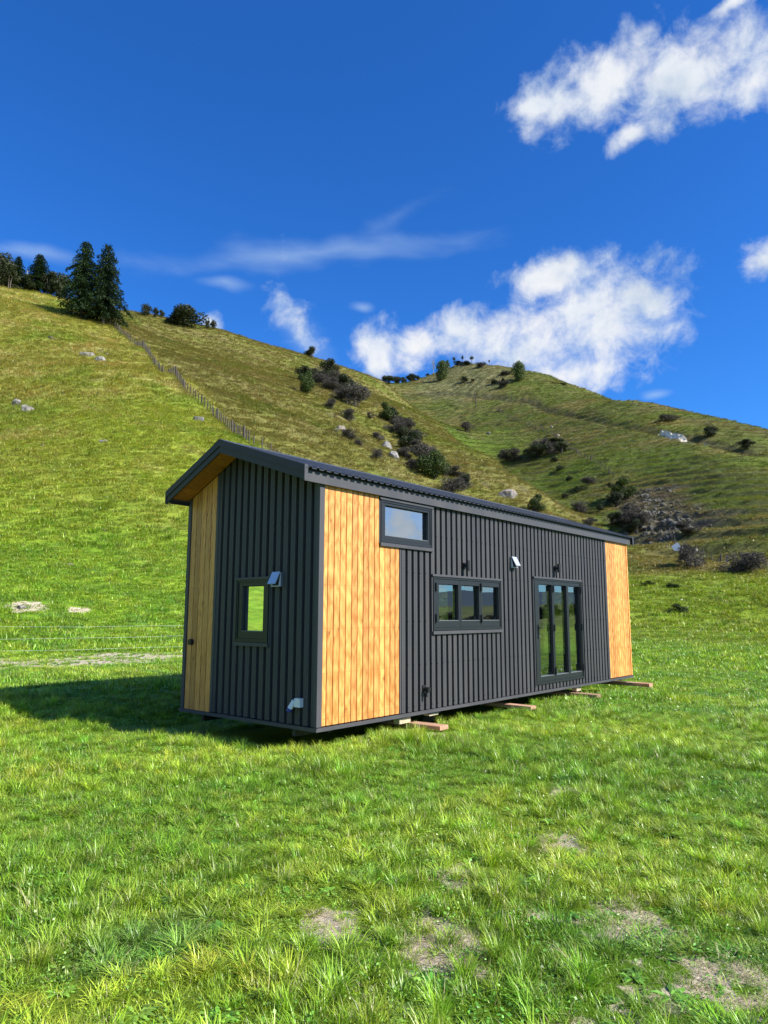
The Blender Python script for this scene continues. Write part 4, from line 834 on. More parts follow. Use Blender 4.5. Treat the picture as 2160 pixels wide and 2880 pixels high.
window('window', LONG, WK, [(2.505, 3.020, 1.300, 1.850, 2.395, 3.060), (3.105, 3.610, 1.300, 1.850, 3.066, 3.650), (3.695, 4.215, 1.300, 1.850, 3.656, 4.236)],
       label='three pane folding kitchen window', glass='glass', hinge=((2.420, 1.80), (2.420, 1.34), (3.655, 1.83), (3.655, 1.33)))
dr = window('folding_door', LONG, WD, [(5.620, 6.135, .285, 1.955, 5.478, 6.172), (6.215, 6.745, .285, 1.955, 6.178, 6.776), (6.825, 7.330, .285, 1.955, 6.782, 7.344)],
       glass='glass', sill=False, hinge=((6.175, 1.88), (6.175, 1.15), (6.175, .36), (7.36, 1.88), (7.36, 1.15), (7.36, .36)))
hd = MB(); hd.mapped(LONG, 5.545, 5.575, .014, .022, .98, 1.22); hd.tube(LONG(5.56, .02, 1.16), LONG(5.56, .055, 1.16), .009); hd.tube(LONG(5.56, .055, 1.16), LONG(5.68, .058, 1.16), .009); hd.obj('handle', M['black'], dr)
MB().tube(LONG(5.56, .014, 1.00), LONG(5.56, .040, 1.00), .020, .018, 12).obj('lock', M['steelbright'], dr)
window('window', GAB, WG, [(1.030, 1.470, 1.165, 1.770, .960, 1.550)], label='tall narrow window in the gable end', latch=False, glass='clearglass')
window('window', BACK, WB1, [(.82, 1.68, .94, 1.97, .80, 1.70)], head=False, sill=False, latch=False, glass='clearglass')
window('window', BACK, WB2, [(6.22, 6.70, .94, 1.97, 6.20, 6.725), (6.775, 7.23, .94, 1.97, 6.75, 7.25)], head=False, sill=False, latch=False, glass='clearglass')
window('window', FARG, WF, [(1.32, 2.18, .45, 1.98, 1.30, 2.20)], head=False, sill=False, latch=False, glass='clearglass')
# extractor vents with a propped open flap
def vent(fn, u, w, s=1.):
    root = ring(fn, u, u+.165, w, w+.185, .016, .0, .030).obj('vent', M['grille'], cabin)
    a = (u+.006, .034, w+.186); b = (u+.159, .034, w+.186); dd = .115; lo = w+.030
    c = (u+.159, dd, lo); d = (u+.006, dd, lo)
    n_ = Vector((0, .010, .007))
    MB().hexa([fn(*a), fn(*b), fn(*c), fn(*d), fn(a[0], a[1]+.008, a[2]+.006), fn(b[0], b[1]+.008, b[2]+.006), fn(c[0], c[1]+.008, c[2]+.006), fn(d[0], d[1]+.008, d[2]+.006)]).obj('vent_flap', M['steelbright2'], root)
    MB().mapped(fn, u+.018, u+.147, -.02, .004, w+.018, w+.167).obj('vent_throat', M['black'], root)
    mb = MB()
    for uu in (u+.004, u+.155): mb.add([fn(uu, .030, w+.180), fn(uu, .030, w+.006), fn(uu, .060, w+.02), fn(uu+.005, .030, w+.180), fn(uu+.005, .030, w+.006), fn(uu+.005, .060, w+.02)], [(0, 1, 2), (3, 5, 4), (0, 3, 4, 1), (1, 4, 5, 2), (2, 5, 3, 0)])
    mb.mapped(fn, u+.004, u+.160, .030, .058, w+.002, w+.010); mb.obj('vent_cheek', M['white'], root)
M['steelbright2'] = simple('satin_steel', (.55, .60, .66), .30, .35, .03)
vent(LONG, 4.612, 2.200); vent(GAB, .665, 1.745)
# wall lamps: small arm and an upright tube
for u, w in ((3.18, 2.155), (6.30, 2.275)):
    a_ = MB().mapped(LONG, u-.035, u+.035, .0, .030, w-.045, w+.045).mapped(LONG, u-.012, u+.012, .030, .052, w-.015, w+.015).obj('wall_lamp', M['black'], cabin)
    MB().tube(LONG(u, .085, w-.082), LONG(u, .085, w+.082), .034, None, 12).obj('lamp_tube', M['black'], a_)
# capped waste outlet on the long wall, inlet on the gable, socket on the timber
t_ = MB().mapped(LONG, 2.085, 2.165, .0, .012, .285, .395).tube(LONG(2.125, .01, .345), LONG(2.125, .10, .335), .030, .036, 12).obj('water_inlet', M['black'], cabin)
MB().tube(LONG(2.120, .06, .33), LONG(2.110, .07, .235), .017, .020, 10).obj('spigot', M['black'], t_)
t_ = MB().mapped(GAB, .235, .335, .0, .060, .270, .375).obj('power_inlet', M['white'], cabin)
MB().tube(GAB(.345, .045, .345), GAB(.392, .075, .250), .030, .033, 14).obj('plug_body', M['white'], t_)
MB().tube(GAB(.392, .075, .250), GAB(.404, .082, .215), .036, .034, 14).obj('plug_cap', M['blue'], t_)
MB().mapped(GAB, 2.575, 2.625, .0, .045, .95, 1.03).tube(GAB(2.600, .0, .99), GAB(2.600, .047, .99), .045, .042, 14).obj('outside_socket', M['black'], cabin)
# roofing screws on the cladding
M['nail'] = simple('nail_head', (.16, .10, .05), .6)
mb = MB()
for i in range(50):
    u = 1.705+.14*i+.050+.012
    if u > 8.64: break
    for w in (.12, .69, 1.30, 1.99, 2.56, 2.94):
        if any(h[0]-.02 < u < h[1]+.02 and h[2]-.06 < w < h[3]+.03 for h in (WU, WK, WD)): continue
        mb.tube(LONG(u, 0, w), LONG(u, .008, w), .009, .006, 6)
for i in range(14):
    u = .100+.142*i+.062
    for w in (.12, .69, 1.30, 1.99, 2.56):
        if not (WG[0]-.02 < u < WG[1]+.02 and WG[2]-.06 < w < WG[3]+.03): mb.tube(GAB(u, 0, w), GAB(u, .008, w), .009, .006, 6)
tag(mb.obj('screws', M['trim'], cabin), kind='stuff')
mb = MB()
for us, fn in ((seams, LONG), ([8.715+i*.1055 for i in range(11)]+[9.862], LONG), ([2.125+i*.1215 for i in range(6)], GAB)):
    for a, b in zip(us[:-1], us[1:]):
        for k in range(6):
            w = .14+k*.54
            if (fn is LONG and a > 1.1 and b < 1.7 and w > 2.33) or w > 2.97: continue
            for u in (a+.026, b-.026): mb.mapped(fn, u-.0035, u+.0035, .0005, .0022, w-.0035, w+.0035)
tag(mb.obj('nails', M['nail'], cabin), kind='stuff')

# ---------------- timbers the cabin stands on ----------------
def hw(x, y, z):
    q = cabin.rotation_euler.z; return Vector((HC[0]+x*HX[0]+y*HY[0], HC[1]+x*HX[1]+y*HY[1], .22+z))
def timber(name, x, y0, y1, ztop, wdt, hgt, m, label, cat, grp, rot=0., tilt=0.):
    # a sawn timber lying across the cabin's long axis, origin at its outer end underside
    o_ = bpy.data.objects.new(name, None)
    ln = y1-y0; mb = MB(); n = 7; vs = []; fs = []
    for i in range(n+1):
        s_ = ln*i/n; jj = [random.uniform(-.004, .004) for _ in range(8)]
        for a, b in ((-wdt/2+.006, 0), (wdt/2-.006, 0), (wdt/2, .006), (wdt/2, hgt-.006), (wdt/2-.006, hgt), (-wdt/2+.006, hgt), (-wdt/2, hgt-.006), (-wdt/2, .006)):
            vs.append((b+random.uniform(-.002, .002), a+random.uniform(-.002, .002), s_))
        if i: fs += [((i-1)*8+k, (i-1)*8+(k+1) % 8, i*8+(k+1) % 8, i*8+k) for k in range(8)]
    fs += [tuple(range(7, -1, -1)), tuple(range(n*8, n*8+8))]
    mb.add(vs, fs); o = mb.obj(name, M[m])
    base = hw(x, y0, ztop-hgt)
    # local z (length) -> cabin +y ; local x (height) -> up
    yv = Vector((HY[0], HY[1], tilt)).normalized(); yv.rotate(Euler((0, 0, rot))); up = Vector((0, 0, 1)); up = (up-yv*up.dot(yv)).normalized(); sv = yv.cross(up)
    mm = Matrix((up, sv, yv)).transposed().to_4x4(); mm.translation = base; o.matrix_world = mm
    return tag(o, label, cat, grp)
SK = 'rough timbers laid crosswise under the cabin'
timber('timber_skid', 2.00, -.44, 2.6, -.105, .20, .055, 'skid', 'nearest rough timber sticking out under the orange near corner panel', 'timber', SK, .02, -.008)
timber('timber_skid', 4.58, -.40, 2.9, -.095, .18, .055, 'skid', 'second timber from the near corner, below the kitchen window, sunk in grass', 'timber', SK, -.01)
timber('timber_skid', 7.08, -.44, 2.9, -.110, .20, .065, 'skid', 'third timber from the near corner, below the glass folding door', 'timber', SK, .01)
timber('timber_skid', 9.84, -.44, 2.9, -.100, .20, .075, 'skid', 'farthest timber, sticking out under the far orange timber panel', 'timber', SK, -.02)
timber('short_plank', 6.10, -.92, -.50, -.225, .16, .040, 'skid', 'short loose offcut lying in the grass before the third timber', 'plank', None, .9)
timber('short_plank', -.20, 1.75, 2.15, -.30, .10, .030, 'post', 'short plank lying in the shade under the dark gable end', 'plank', None, 1.2)
for x, zt, ln, lb in ((1.60, -.012, .26, 'pale packing block on the nearest timber under the cabin edge'), (2.28, -.020, .24, 'thin pale packing block just right of the nearest timber under the cabin edge'), (7.10, -.010, .22, 'pale packing block on the third timber below the glass door')):
    mb = MB().box(0, ln, 0, .10, 0, .075 if ln != .24 else .03); o = mb.obj('packing_block', M['pale'])
    o.location = hw(x, .02, zt-(.075 if ln != .24 else .03)-.004); o.rotation_euler.z = cabin.rotation_euler.z+.05; tag(o, lb, 'wood block', 'pale packing blocks under the cabin edge')
# ---------------- foliage ----------------
def leafmat(name, col, col2, trans=.3):
    m = bpy.data.materials.new(name); m.use_nodes = True; t = NT(m.node_tree); t.n.clear()
    a = t.new('ShaderNodeAttribute', attribute_name='bv'); oi = t.new('ShaderNodeObjectInfo')
    c = t.mix(a.outputs['Fac'], col, col2)
    c = t.vm('SCALE', c, None); t.l.new(t.mr(oi.outputs['Random'], 0, 1, .8, 1.2), c.node.inputs[3])
    p = t.new('ShaderNodeBsdfPrincipled'); t.l.new(c, p.inputs['Base Color']); p.inputs['Roughness'].default_value = .6; p.inputs['Specular IOR Level'].default_value = .3
    tr = t.new('ShaderNodeBsdfTranslucent'); t.l.new(c, tr.inputs[0]); mx = t.new('ShaderNodeMixShader'); mx.inputs[0].default_value = trans
    t.l.new(p.outputs[0], mx.inputs[1]); t.l.new(tr.outputs[0], mx.inputs[2]); o = t.new('ShaderNodeOutputMaterial'); t.l.new(mx.outputs[0], o.inputs[0]); return m
M['lf_green'] = leafmat('leaf_green', (.030, .055, .010), (.085, .120, .020))
M['lf_dark'] = leafmat('leaf_dark', (.016, .026, .009), (.050, .060, .018), .2)
M['lf_gray'] = leafmat('twig_grey', (.070, .062, .052), (.150, .135, .105), .15)
M['lf_con'] = leafmat('needle_dark', (.010, .026, .008), (.030, .060, .012), .15)
M['lf_palm'] = leafmat('frond_green', (.035, .050, .014), (.075, .090, .030), .2)
M['lf_bare'] = leafmat('bare_twig', (.20, .20, .13), (.34, .33, .20), .2)
M['bark'] = simple('bark', (.085, .070, .055), .9, var=.3, scale=4)
M['barkpale'] = simple('pale_bark', (.26, .24, .20), .9, var=.2)
def quads(c, n, up, sx, sy):
    """leaf quads: centres c, normals n, in-plane axis up"""
    u = np.cross(n, up); u /= np.linalg.norm(u, axis=1)[:, None]+1e-9; v = np.cross(u, n)
    sx = np.broadcast_to(np.asarray(sx).reshape(-1, 1) if np.ndim(sx) else sx, (len(c), 1)); sy = np.broadcast_to(np.asarray(sy).reshape(-1, 1) if np.ndim(sy) else sy, (len(c), 1))
    V = np.stack([c-v*sy, c+u*sx, c+v*sy, c-u*sx], 1).reshape(-1, 3); F = np.arange(len(V)).reshape(-1, 4); return V, F
def rdir(g, n): v = g.normal(size=(n, 3)); return v/np.linalg.norm(v, axis=1)[:, None]
def crown_mesh(name, m, V, F, bv):
    me = nmesh(name, V, F, m); cattr(me, 'bv', np.repeat(bv, F.shape[1])[:, None]*np.ones((1, 3))); return me
def bush_mesh(seed, kind, egg=False):
    g = np.random.default_rng(seed); nl = g.integers(9, 15) if not egg else 22; lob = []
    for k in range(nl):
        a = g.uniform(0, 2*np.pi); rr = g.uniform(.0, .36)*(1 if k else 0); z = g.uniform(.16, .80); rad = g.uniform(.13, .25)*(1-.35*max(0, z-.5))
        rr *= (1.15-.75*z*z)
        if egg: z = .12+.74*(k+.5)/nl; rr = .26*math.sin(math.pi*min(1, z*.86+.12))*g.uniform(.4, 1); rad = .24*math.sin(math.pi*min(1, z*.80+.16))+.04
        lob.append((rr*np.cos(a), rr*np.sin(a), z, rad))
    lob = np.array(lob); n = 4200 if kind != 'gray' else 3600
    i = g.integers(0, nl, n); d = rdir(g, n); q = lob[i, 3]*(.40+.66*g.random(n)**.7+.35*(g.random(n) < .10)*g.random(n))
    c = lob[i, :3]+d*q[:, None]*np.array([1, 1, .95]); c[:, 2] = np.clip(c[:, 2], .02, 1.05)
    nn = d+.8*rdir(g, n); nn /= np.linalg.norm(nn, axis=1)[:, None]
    bv = np.clip(g.random(n)*.6+g.random(nl)[i]*.5, 0, 1)
    if kind == 'gray':
        V, F = quads(c, np.cross(d, rdir(g, n))+1e-3, d+.4*rdir(g, n), g.uniform(.004, .012, n), g.uniform(.03, .075, n))
        V2, F2 = quads(c[::3], nn[::3], rdir(g, len(c[::3])), .016, .022); F = np.vstack([F, F2+len(V)]); V = np.vstack([V, V2]); bv = np.r_[bv, bv[::3]]
    else:
        s = g.uniform(.016, .034, n); V, F = quads(c, nn, rdir(g, n), s*.7, s)
    return crown_mesh('crown', M['lf_'+('gray' if kind == 'gray' else kind)], V, F, bv)
def stems_mesh(seed, n=6, h=.6, r=.022, m='bark'):
    g = np.random.default_rng(seed+99); mb = MB()
    for k in range(n):
        a = g.uniform(0, 6.28); s_ = g.uniform(.05, .28); p0 = Vector((.03*math.cos(a), .03*math.sin(a), -.06)); p1 = Vector((s_*.5*math.cos(a), s_*.5*math.sin(a), h*.5)); p2 = Vector((s_*math.cos(a+.3), s_*math.sin(a+.3), h*g.uniform(.85, 1.25)))
        mb.tube(p0, p1, r, r*.7, 5); mb.tube(p1, p2, r*.7, r*.3, 5)
    return mb.mesh('trunk', M[m])
def conifer_meshes(seed):
    g = np.random.default_rng(seed); C_ = []; N_ = []; U_ = []; S_ = []; tr = MB(); bvs = []
    tr.tube((0, 0, -.05), (0, 0, .5), .028, .018, 8); tr.tube((0, 0, .5), (0, 0, .97), .018, .003, 6)
    z = .15
    while z < .985:
        prof = .47*(1-z)**.62*min(1, .80+(z-.08)*1.2)*(1+.10*math.sin(z*23+seed)+.07*math.sin(z*41+seed*3))
        nb = int(4+6*(1-z)); ph = g.uniform(0, 6.28)
        for k in range(nb):
            a = ph+6.283*k/nb+g.normal(0, .2); ln = prof*g.uniform(.55, 1.28)+.012
            d = np.array([math.cos(a), math.sin(a), 0]); rise = g.uniform(.05, .22); m_ = max(3, int(ln/.028))
            if k % 2 == 0: tr.tube((0, 0, z), tuple(d*ln*.7+np.array([0, 0, z+rise*ln*.5-.10*ln])), .004, .0015, 3)
            for j in range(m_):
                f = (j+1)/m_; p = d*ln*f+np.array([0, 0, z+rise*ln*f-.42*ln*f*f])
                for q in range(13):
                    side = g.normal(0, .026+.05*f*(1-f))*np.array([-d[1], d[0], 0])+np.array([0, 0, g.normal(-.006, .010)])+d*g.normal(0, .012)
                    C_.append(p+side); n0 = np.array([g.normal(0, .6), g.normal(0, .6), 1.]); N_.append(n0/np.linalg.norm(n0)); U_.append(d+np.array([0, 0, -.5])+g.normal(0, .5, 3)); S_.append(g.uniform(.007, .016)); bvs.append(np.clip(.15+.7*f*g.random()+.2*g.random(), 0, 1))
        z += .026+.016*g.random()
    S_ = np.array(S_); V, F = quads(np.array(C_), np.array(N_), np.array(U_), S_*.7, S_*1.5)
    V[:, 2] = np.minimum(V[:, 2], 1.0)
    return tr.mesh('trunk', M['bark']), crown_mesh('crown', M['lf_con'], V, F, np.array(bvs))
def palm_meshes(seed):
    g = np.random.default_rng(seed); tr = MB().tube((0, 0, -.05), (.02, 0, .72), .05, .035, 7).mesh('trunk', M['bark'])
    n = 260; d = rdir(g, n); c = np.array([.02, 0, .80])+d*np.array([.30, .30, .17])*(.3+.75*g.random((n, 1)))
    V, F = quads(c, np.cross(d, rdir(g, n)), d, g.uniform(.012, .03, n), g.uniform(.07, .14, n)); return tr, crown_mesh('crown', M['lf_palm'], V, F, g.random(n))
def bare_meshes(seed):
    g = np.random.default_rng(seed); mb = MB().tube((0, 0, -.05), (0, 0, .9), .03, .008, 6)
    C_ = []; N_ = []
    for k in range(46):
        z = g.uniform(.28, .95); a = g.uniform(0, 6.28); ln = .42*(1.15-z); p = Vector((0, 0, z)); q = p+Vector((ln*math.cos(a), ln*math.sin(a), .16)); mb.tube(p, q, .008, .003, 3)
        for j in range(7): C_.append(np.array(p.lerp(q, g.uniform(.4, 1.1)))+g.normal(0, .025, 3))
    C_ = np.array(C_); V, F = quads(C_, rdir(g, len(C_)), rdir(g, len(C_)), .006, .030); return mb.mesh('trunk', M['barkpale']), crown_mesh('crown', M['lf_bare'], V, F, g.random(len(C_)))
KINDS_ = {'green': [(stems_mesh(s), bush_mesh(s, 'green')) for s in (1, 2, 3)], 'dark': [(stems_mesh(s), bush_mesh(s, 'dark')) for s in (11, 12, 13, 14)],
          'gray': [(stems_mesh(s, 10, .7, .014), bush_mesh(s, 'gray')) for s in (21, 22, 23, 24)], 'conifer': [conifer_meshes(s) for s in (31, 32)], 'egg': [(stems_mesh(5), bush_mesh(5, 'green', True)), (stems_mesh(6), bush_mesh(6, 'green', True))], 'palm': [palm_meshes(41)], 'bare': [bare_meshes(51)]}
CATS = {'green': ('bush', 'green_bush'), 'dark': ('bush', 'dark_bush'), 'gray': ('bush', 'grey_bush'), 'conifer': ('tree', 'conifer'), 'palm': ('tree', 'palm_like_tree'), 'bare': ('tree', 'bare_tree')}
for i, (k, x, y, w_, h_, lab) in enumerate(PLANTS):
    tr, cr = KINDS_[k][i % len(KINDS_[k])]
    cat, nm = CATS[k]
    if 'tree' in lab.split(',')[0] and cat == 'bush' and 'knoll tree' not in lab and 'egg shaped tree' not in lab[12:]: cat = 'tree'
    o = bpy.data.objects.new(nm, None); COL.objects.link(o); z = float(height(x, y))
    e = (1.55 if 8 < h_ or k == 'gray' else 1.35) if k in ('green', 'dark', 'gray') else 1.0
    if 'on the gully bank,' in lab or 'scrub clump' in lab or 'wide low dark scrub' in lab: e = 1.0
    if 'knoll tree' in lab or 'egg shaped' in lab and 'dense' in lab or 'green leafy tree' in lab: k = 'egg'; tr, cr = KINDS_['egg'][i % 2]; e = 1.12
    if k == 'conifer': w_ = w_*1.55
    o.location = (x, y, z-.03*h_); o.scale = (w_*e, w_*e, h_*(1.03 if e > 1 else 1)); o.rotation_euler = (0, 0, (i*2.4) % 6.28)
    grp = {'conifer': 'conifers on the left ridge', 'palm': 'palm like trees on the knoll'}.get(k, 'bushes and trees scattered over the hills')
    if lab.startswith(('grey brown bush ', 'low dark scrub clump')): grp = lab.split(',')[0]
    tag(o, lab, cat, grp); link('trunk', tr, o); link('crown', cr, o)

# a row of trees across the flat, out of frame to the right, mirrored in the glass
for i in range(14):
    a_ = R(59+i*1.65+random.uniform(-.4, .4)); rr_ = random.uniform(185, 235); x, y = rr_*math.sin(a_), rr_*math.cos(a_); h_ = random.uniform(2.8, 6.2)
    tr, cr = KINDS_['dark'][i % 4]; o = bpy.data.objects.new('dark_bush', None); COL.objects.link(o); o.location = (x, y, float(height(x, y))-.2); o.scale = (8, 8, h_); o.rotation_euler = (0, 0, i)
    tag(o, 'dark tree of the far row across the flat, seen only mirrored in the cabin windows', 'tree', 'far trees mirrored in the windows'); link('trunk', tr, o); link('crown', cr, o)

# ---------------- rocks ----------------
def rockmat():
    m, t, p = mat('limestone'); g = t.new('ShaderNodeNewGeometry'); P = g.outputs['Position']
    n = t.noise(P, 1.6, 7, .7, .4); n2 = t.noise(P, .6, 3, .5)
    c = t.ramp(n, [(.34, (.08, .075, .065)), (.50, (.22, .205, .18)), (.72, (.46, .44, .40))])
    c = t.mix(t.mr(n2, .55, .7, 0, .5), c, (.42, .27, .16))
    t.l.new(c, p.inputs['Base Color']); p.inputs['Roughness'].default_value = .9
    b = t.new('ShaderNodeBump'); b.inputs['Strength'].default_value = 1; b.inputs['Distance'].default_value = .15; t.l.new(n, b.inputs['Height']); t.l.new(b.outputs[0], p.inputs['Normal'])
    return m
M['rock'] = rockmat()
def rock_mesh(seed):
    import bmesh
    g = np.random.default_rng(seed); bm = bmesh.new(); bmesh.ops.create_icosphere(bm, subdivisions=3, radius=.5)
    cuts = [(Vector(rdir(g, 1)[0]), g.uniform(.26, .42)) for _ in range(9)]
    for v in bm.verts:
        for n, d in cuts:
            k = v.co.dot(n)
            if k > d: v.co -= n*(k-d)
        v.co += Vector(g.normal(0, .008, 3))
    me = bpy.data.meshes.new('rock'); bm.to_mesh(me); bm.free(); me.materials.append(M['rock']); return me
RM = [rock_mesh(s) for s in range(6)]
for i, (x, y, w_, h_, lab) in enumerate(ROCKS):
    o = link('boulder', RM[i % 6]); o.location = (x, y, float(height(x, y))+.02*h_); o.scale = (w_*1.2, w_*.9, h_*1.25); o.rotation_euler = (.2*math.sin(i*7), .35*math.cos(i*3), i*1.3)
    tag(o, lab, 'rock', 'pale rocks on the hillsides')
def outcrop(name, pts, n, spread, smin, smax, lab, seed, flat=1.):
    g = np.random.default_rng(seed); V = []; F = []; o_ = 0
    for k in range(n):
        t_ = g.uniform(0, len(pts)-1.001); i = int(t_); a = pts[i]; b = pts[i+1]; f = t_-i
        x = a[0]+(b[0]-a[0])*f+g.normal(0, spread); y = a[1]+(b[1]-a[1])*f+g.normal(0, spread); s = g.uniform(smin, smax)
        me = RM[g.integers(0, 6)]; c = np.empty(len(me.vertices)*3, np.float32); me.vertices.foreach_get('co', c); c = c.reshape(-1, 3)
        a_ = g.uniform(0, 6.28); Rm = np.array([[math.cos(a_), -math.sin(a_), 0], [math.sin(a_), math.cos(a_), 0], [0, 0, 1]])
        V.append((c*np.array([s, s*.7, s*flat*g.uniform(.6, 1.3)]))@Rm.T+np.array([x, y, float(height(x, y))-s*.12]))
        f_ = np.empty(len(me.polygons)*3, np.int32); me.polygons.foreach_get('vertices', f_); F.append(f_.reshape(-1, 3)+o_); o_ += len(c)
    return nmesh(name, np.vstack(V), np.vstack(F), M['rock'])

M['rockdark'] = simple('weathered_rock', (.085, .080, .062), .9, var=.6, scale=1.2, bump=1.)
o = link('rock_outcrop', outcrop('rock_outcrop', OUTCROP[:16], 420, 2.2, .5, 1.9, '', 5)); o.data.materials[0] = M['rockdark']; tag(o, 'broken grey rocky outcrop on the lower right hillside beside the bushes', 'rock outcrop')
M['rock2'] = simple('white_limestone', (.78, .68, .50), .9, var=.3, scale=.8, bump=.5)
def cliff_mesh(pts, seed):
    g = np.random.default_rng(seed); V = []; F = []; P2 = []
    for (ax, ay), (bx, by) in zip(pts[:-1], pts[1:]):
        n = max(2, int(math.hypot(bx-ax, by-ay)/.6)); P2 += [(ax+(bx-ax)*k/n, ay+(by-ay)*k/n) for k in range(n)]
    P2.append(pts[-1]); m_ = 5
    for i, (x, y) in enumerate(P2):
        z = float(height(x, y)); r_ = math.hypot(x, y); hh = 2.3*(.60+.4*g.random())*(1 if 2 < i < len(P2)-3 else .3)
        for k in range(m_):
            f = k/(m_-1); back = f*2.2+g.uniform(-.5, .5)
            V.append((x+x/r_*back-x/r_*.6, y+y/r_*back-y/r_*.6, z-.4+hh*f*1.15+(back*.35)))
        if i: F += [((i-1)*m_+k, i*m_+k, i*m_+k+1, (i-1)*m_+k+1) for k in range(m_-1)]
    return nmesh('white_cliff', V, np.array(F), M['rock2'])
o = link('white_cliff', cliff_mesh(CLIFF[:4], 3)); tag(o, 'longer white rock face of the cut bank high on the right hillside', 'rock face', 'white rock faces along the old track')
o = link('white_cliff', cliff_mesh(CLIFF[4:], 4)); tag(o, 'shorter white rock face just right of the long one, under the umbrella shaped tree', 'rock face', 'white rock faces along the old track')

# ---------------- fences ----------------
def resample(pts, step):
    out = [pts[0]]; need = step
    for (ax, ay), (bx, by) in zip(pts[:-1], pts[1:]):
        d = math.hypot(bx-ax, by-ay); p = need
        while p <= d: out.append((ax+(bx-ax)*p/d, ay+(by-ay)*p/d)); p += step
        need = p-d
    return out
def post_mesh(r, h, n=7):
    mb = MB().tube((0, 0, -.3), (0, 0, h), r, r*.9, n); return mb.mesh('post', M['post'])
def fence(name, pts, step, hs_, r, lab, cat='fence', wires=(), wr=.012, wm='farwire', big=0, grp=None, wob=.05):
    ps = resample(pts, step); x0, y0 = ps[0]; z0 = float(height(x0, y0))
    root = bpy.data.objects.new(name, None); COL.objects.link(root); root.location = (x0, y0, z0); tag(root, lab, cat, grp)
    pm = post_mesh(r, hs_); pb = post_mesh(r*1.8, hs_*1.18); tops = []
    for i, (x, y) in enumerate(ps):
        x += random.uniform(-wob, wob); y += random.uniform(-wob, wob); z = float(height(x, y)); b_ = big and i % big == 0
        o = link('post', pb if b_ else pm, root); o.location = (x-x0, y-y0, z-z0); o.rotation_euler = (random.uniform(-.05, .05), random.uniform(-.05, .05), i*1.7); o.scale = (1, 1, random.uniform(.88, 1.1)); tops.append((x-x0, y-y0, z-z0))
    for hw_ in wires:
        mb = MB()
        for a, b in zip(tops[:-1], tops[1:]): mb.tube((a[0], a[1], a[2]+hw_), (b[0], b[1], b[2]+hw_), wr, None, 3)
        mb.obj('wire', M[wm], root)
    return root
fence('post_fence', FENCE_A, 1.0, 1.45, .08, 'long fence of close set grey posts climbing the left hill to the big conifers', wires=(.25, .5, .75, 1.0), big=7)
fence('post_fence', FENCE_C, 3.1, 1.5, .12, 'post and batten fence running diagonally down the far hill behind the spur', wires=(.4, .8), wr=.02, big=5)
fence('post_fence', FENCE_D, 2.0, 1.5, .12, 'short straight fence dropping down the far hill to the diagonal fence', wires=(.4, .8), wr=.02, big=4)
fence('post_fence', FENCE_E, 2.2, 1.1, .07, 'leaning old fence at the foot of the right hillside near the bare bush', wires=(.4, .8), wob=.2)
fence('post_fence', SKYFENCE, 5.5, 1.1, .07, 'thin fence along the skyline of the right hillside', wires=(.5, .9))
# smooth wires across the left of the meadow, posts stand left of the frame and behind the cabin
def wire_fence():
    pts = WIREF; root = bpy.data.objects.new('wire_fence', None); COL.objects.link(root); z0 = float(height(*pts[0])); root.location = (*pts[0], z0)
    tag(root, 'thin bright three wire fence crossing the grass beyond the bare dirt strip on the left', 'fence')
    pm = post_mesh(.05, 1.05, 10); zs = []
    for i in (0, 2, 3):
        x, y = pts[i]; z = float(height(x, y))
        if i == 2: x, y = x+1.6, y+1.2
        o = link('post', pm, root); o.location = (x-pts[0][0], y-pts[0][1], float(height(x, y))-z0)
    for h_ in (.12, .46, .80):
        mb = MB(); prev = None
        for (ax, ay), (bx, by) in zip(pts[:-1], pts[1:]):
            for k in range(5):
                f = k/5; x = ax+(bx-ax)*f; y = ay+(by-ay)*f; q = (x-pts[0][0], y-pts[0][1], .42-z0+h_+.012*math.sin(x*.9)+.008*math.sin(x*2.3+h_*9))
                if prev: mb.tube(prev, q, .0028, None, 5)
                prev = q
        mb.obj('wire', M['wire'], root)
wire_fence()

# ---------------- small built things on the ridges ----------------
x, y = POLE[0]; z = float(height(x, y)); o = MB().tube((0, 0, -.5), (0, 0, 6.0), .17, .12, 10).tube((-.7, 0, 5.4), (.7, 0, 5.4), .06, None, 6).obj('power_pole', M['barkpale']); o.location = (x, y, z)
tag(o, 'pale bare wooden pole in front of the dark trees on the left ridge', 'pole')
x, y = POLE[1]; z = float(height(x, y)); o = MB().tube((0, 0, -.3), (0, 0, 1.9), .13, .12, 10).obj('strainer_post', M['barkpale']); o.location = (x, y, z)
tag(o, 'short pale strainer post in the shade left of the big conifer trunks', 'post')
x, y = POLE[2]; z = float(height(x, y)); r_ = bpy.data.objects.new('wooden_rail', None); COL.objects.link(r_); r_.location = (x, y, z); tag(r_, 'low pale wooden rail beside the foot of the pole on the left ridge', 'rail')
for k in (-1, 1): MB().box(k*1.6-.1, k*1.6+.1, -.1, .1, -.3, 1.3).obj('post', M['barkpale'], r_)
MB().box(-2.2, 2.2, -.16, -.101, .9, 1.25).obj('rail', M['barkpale'], r_)
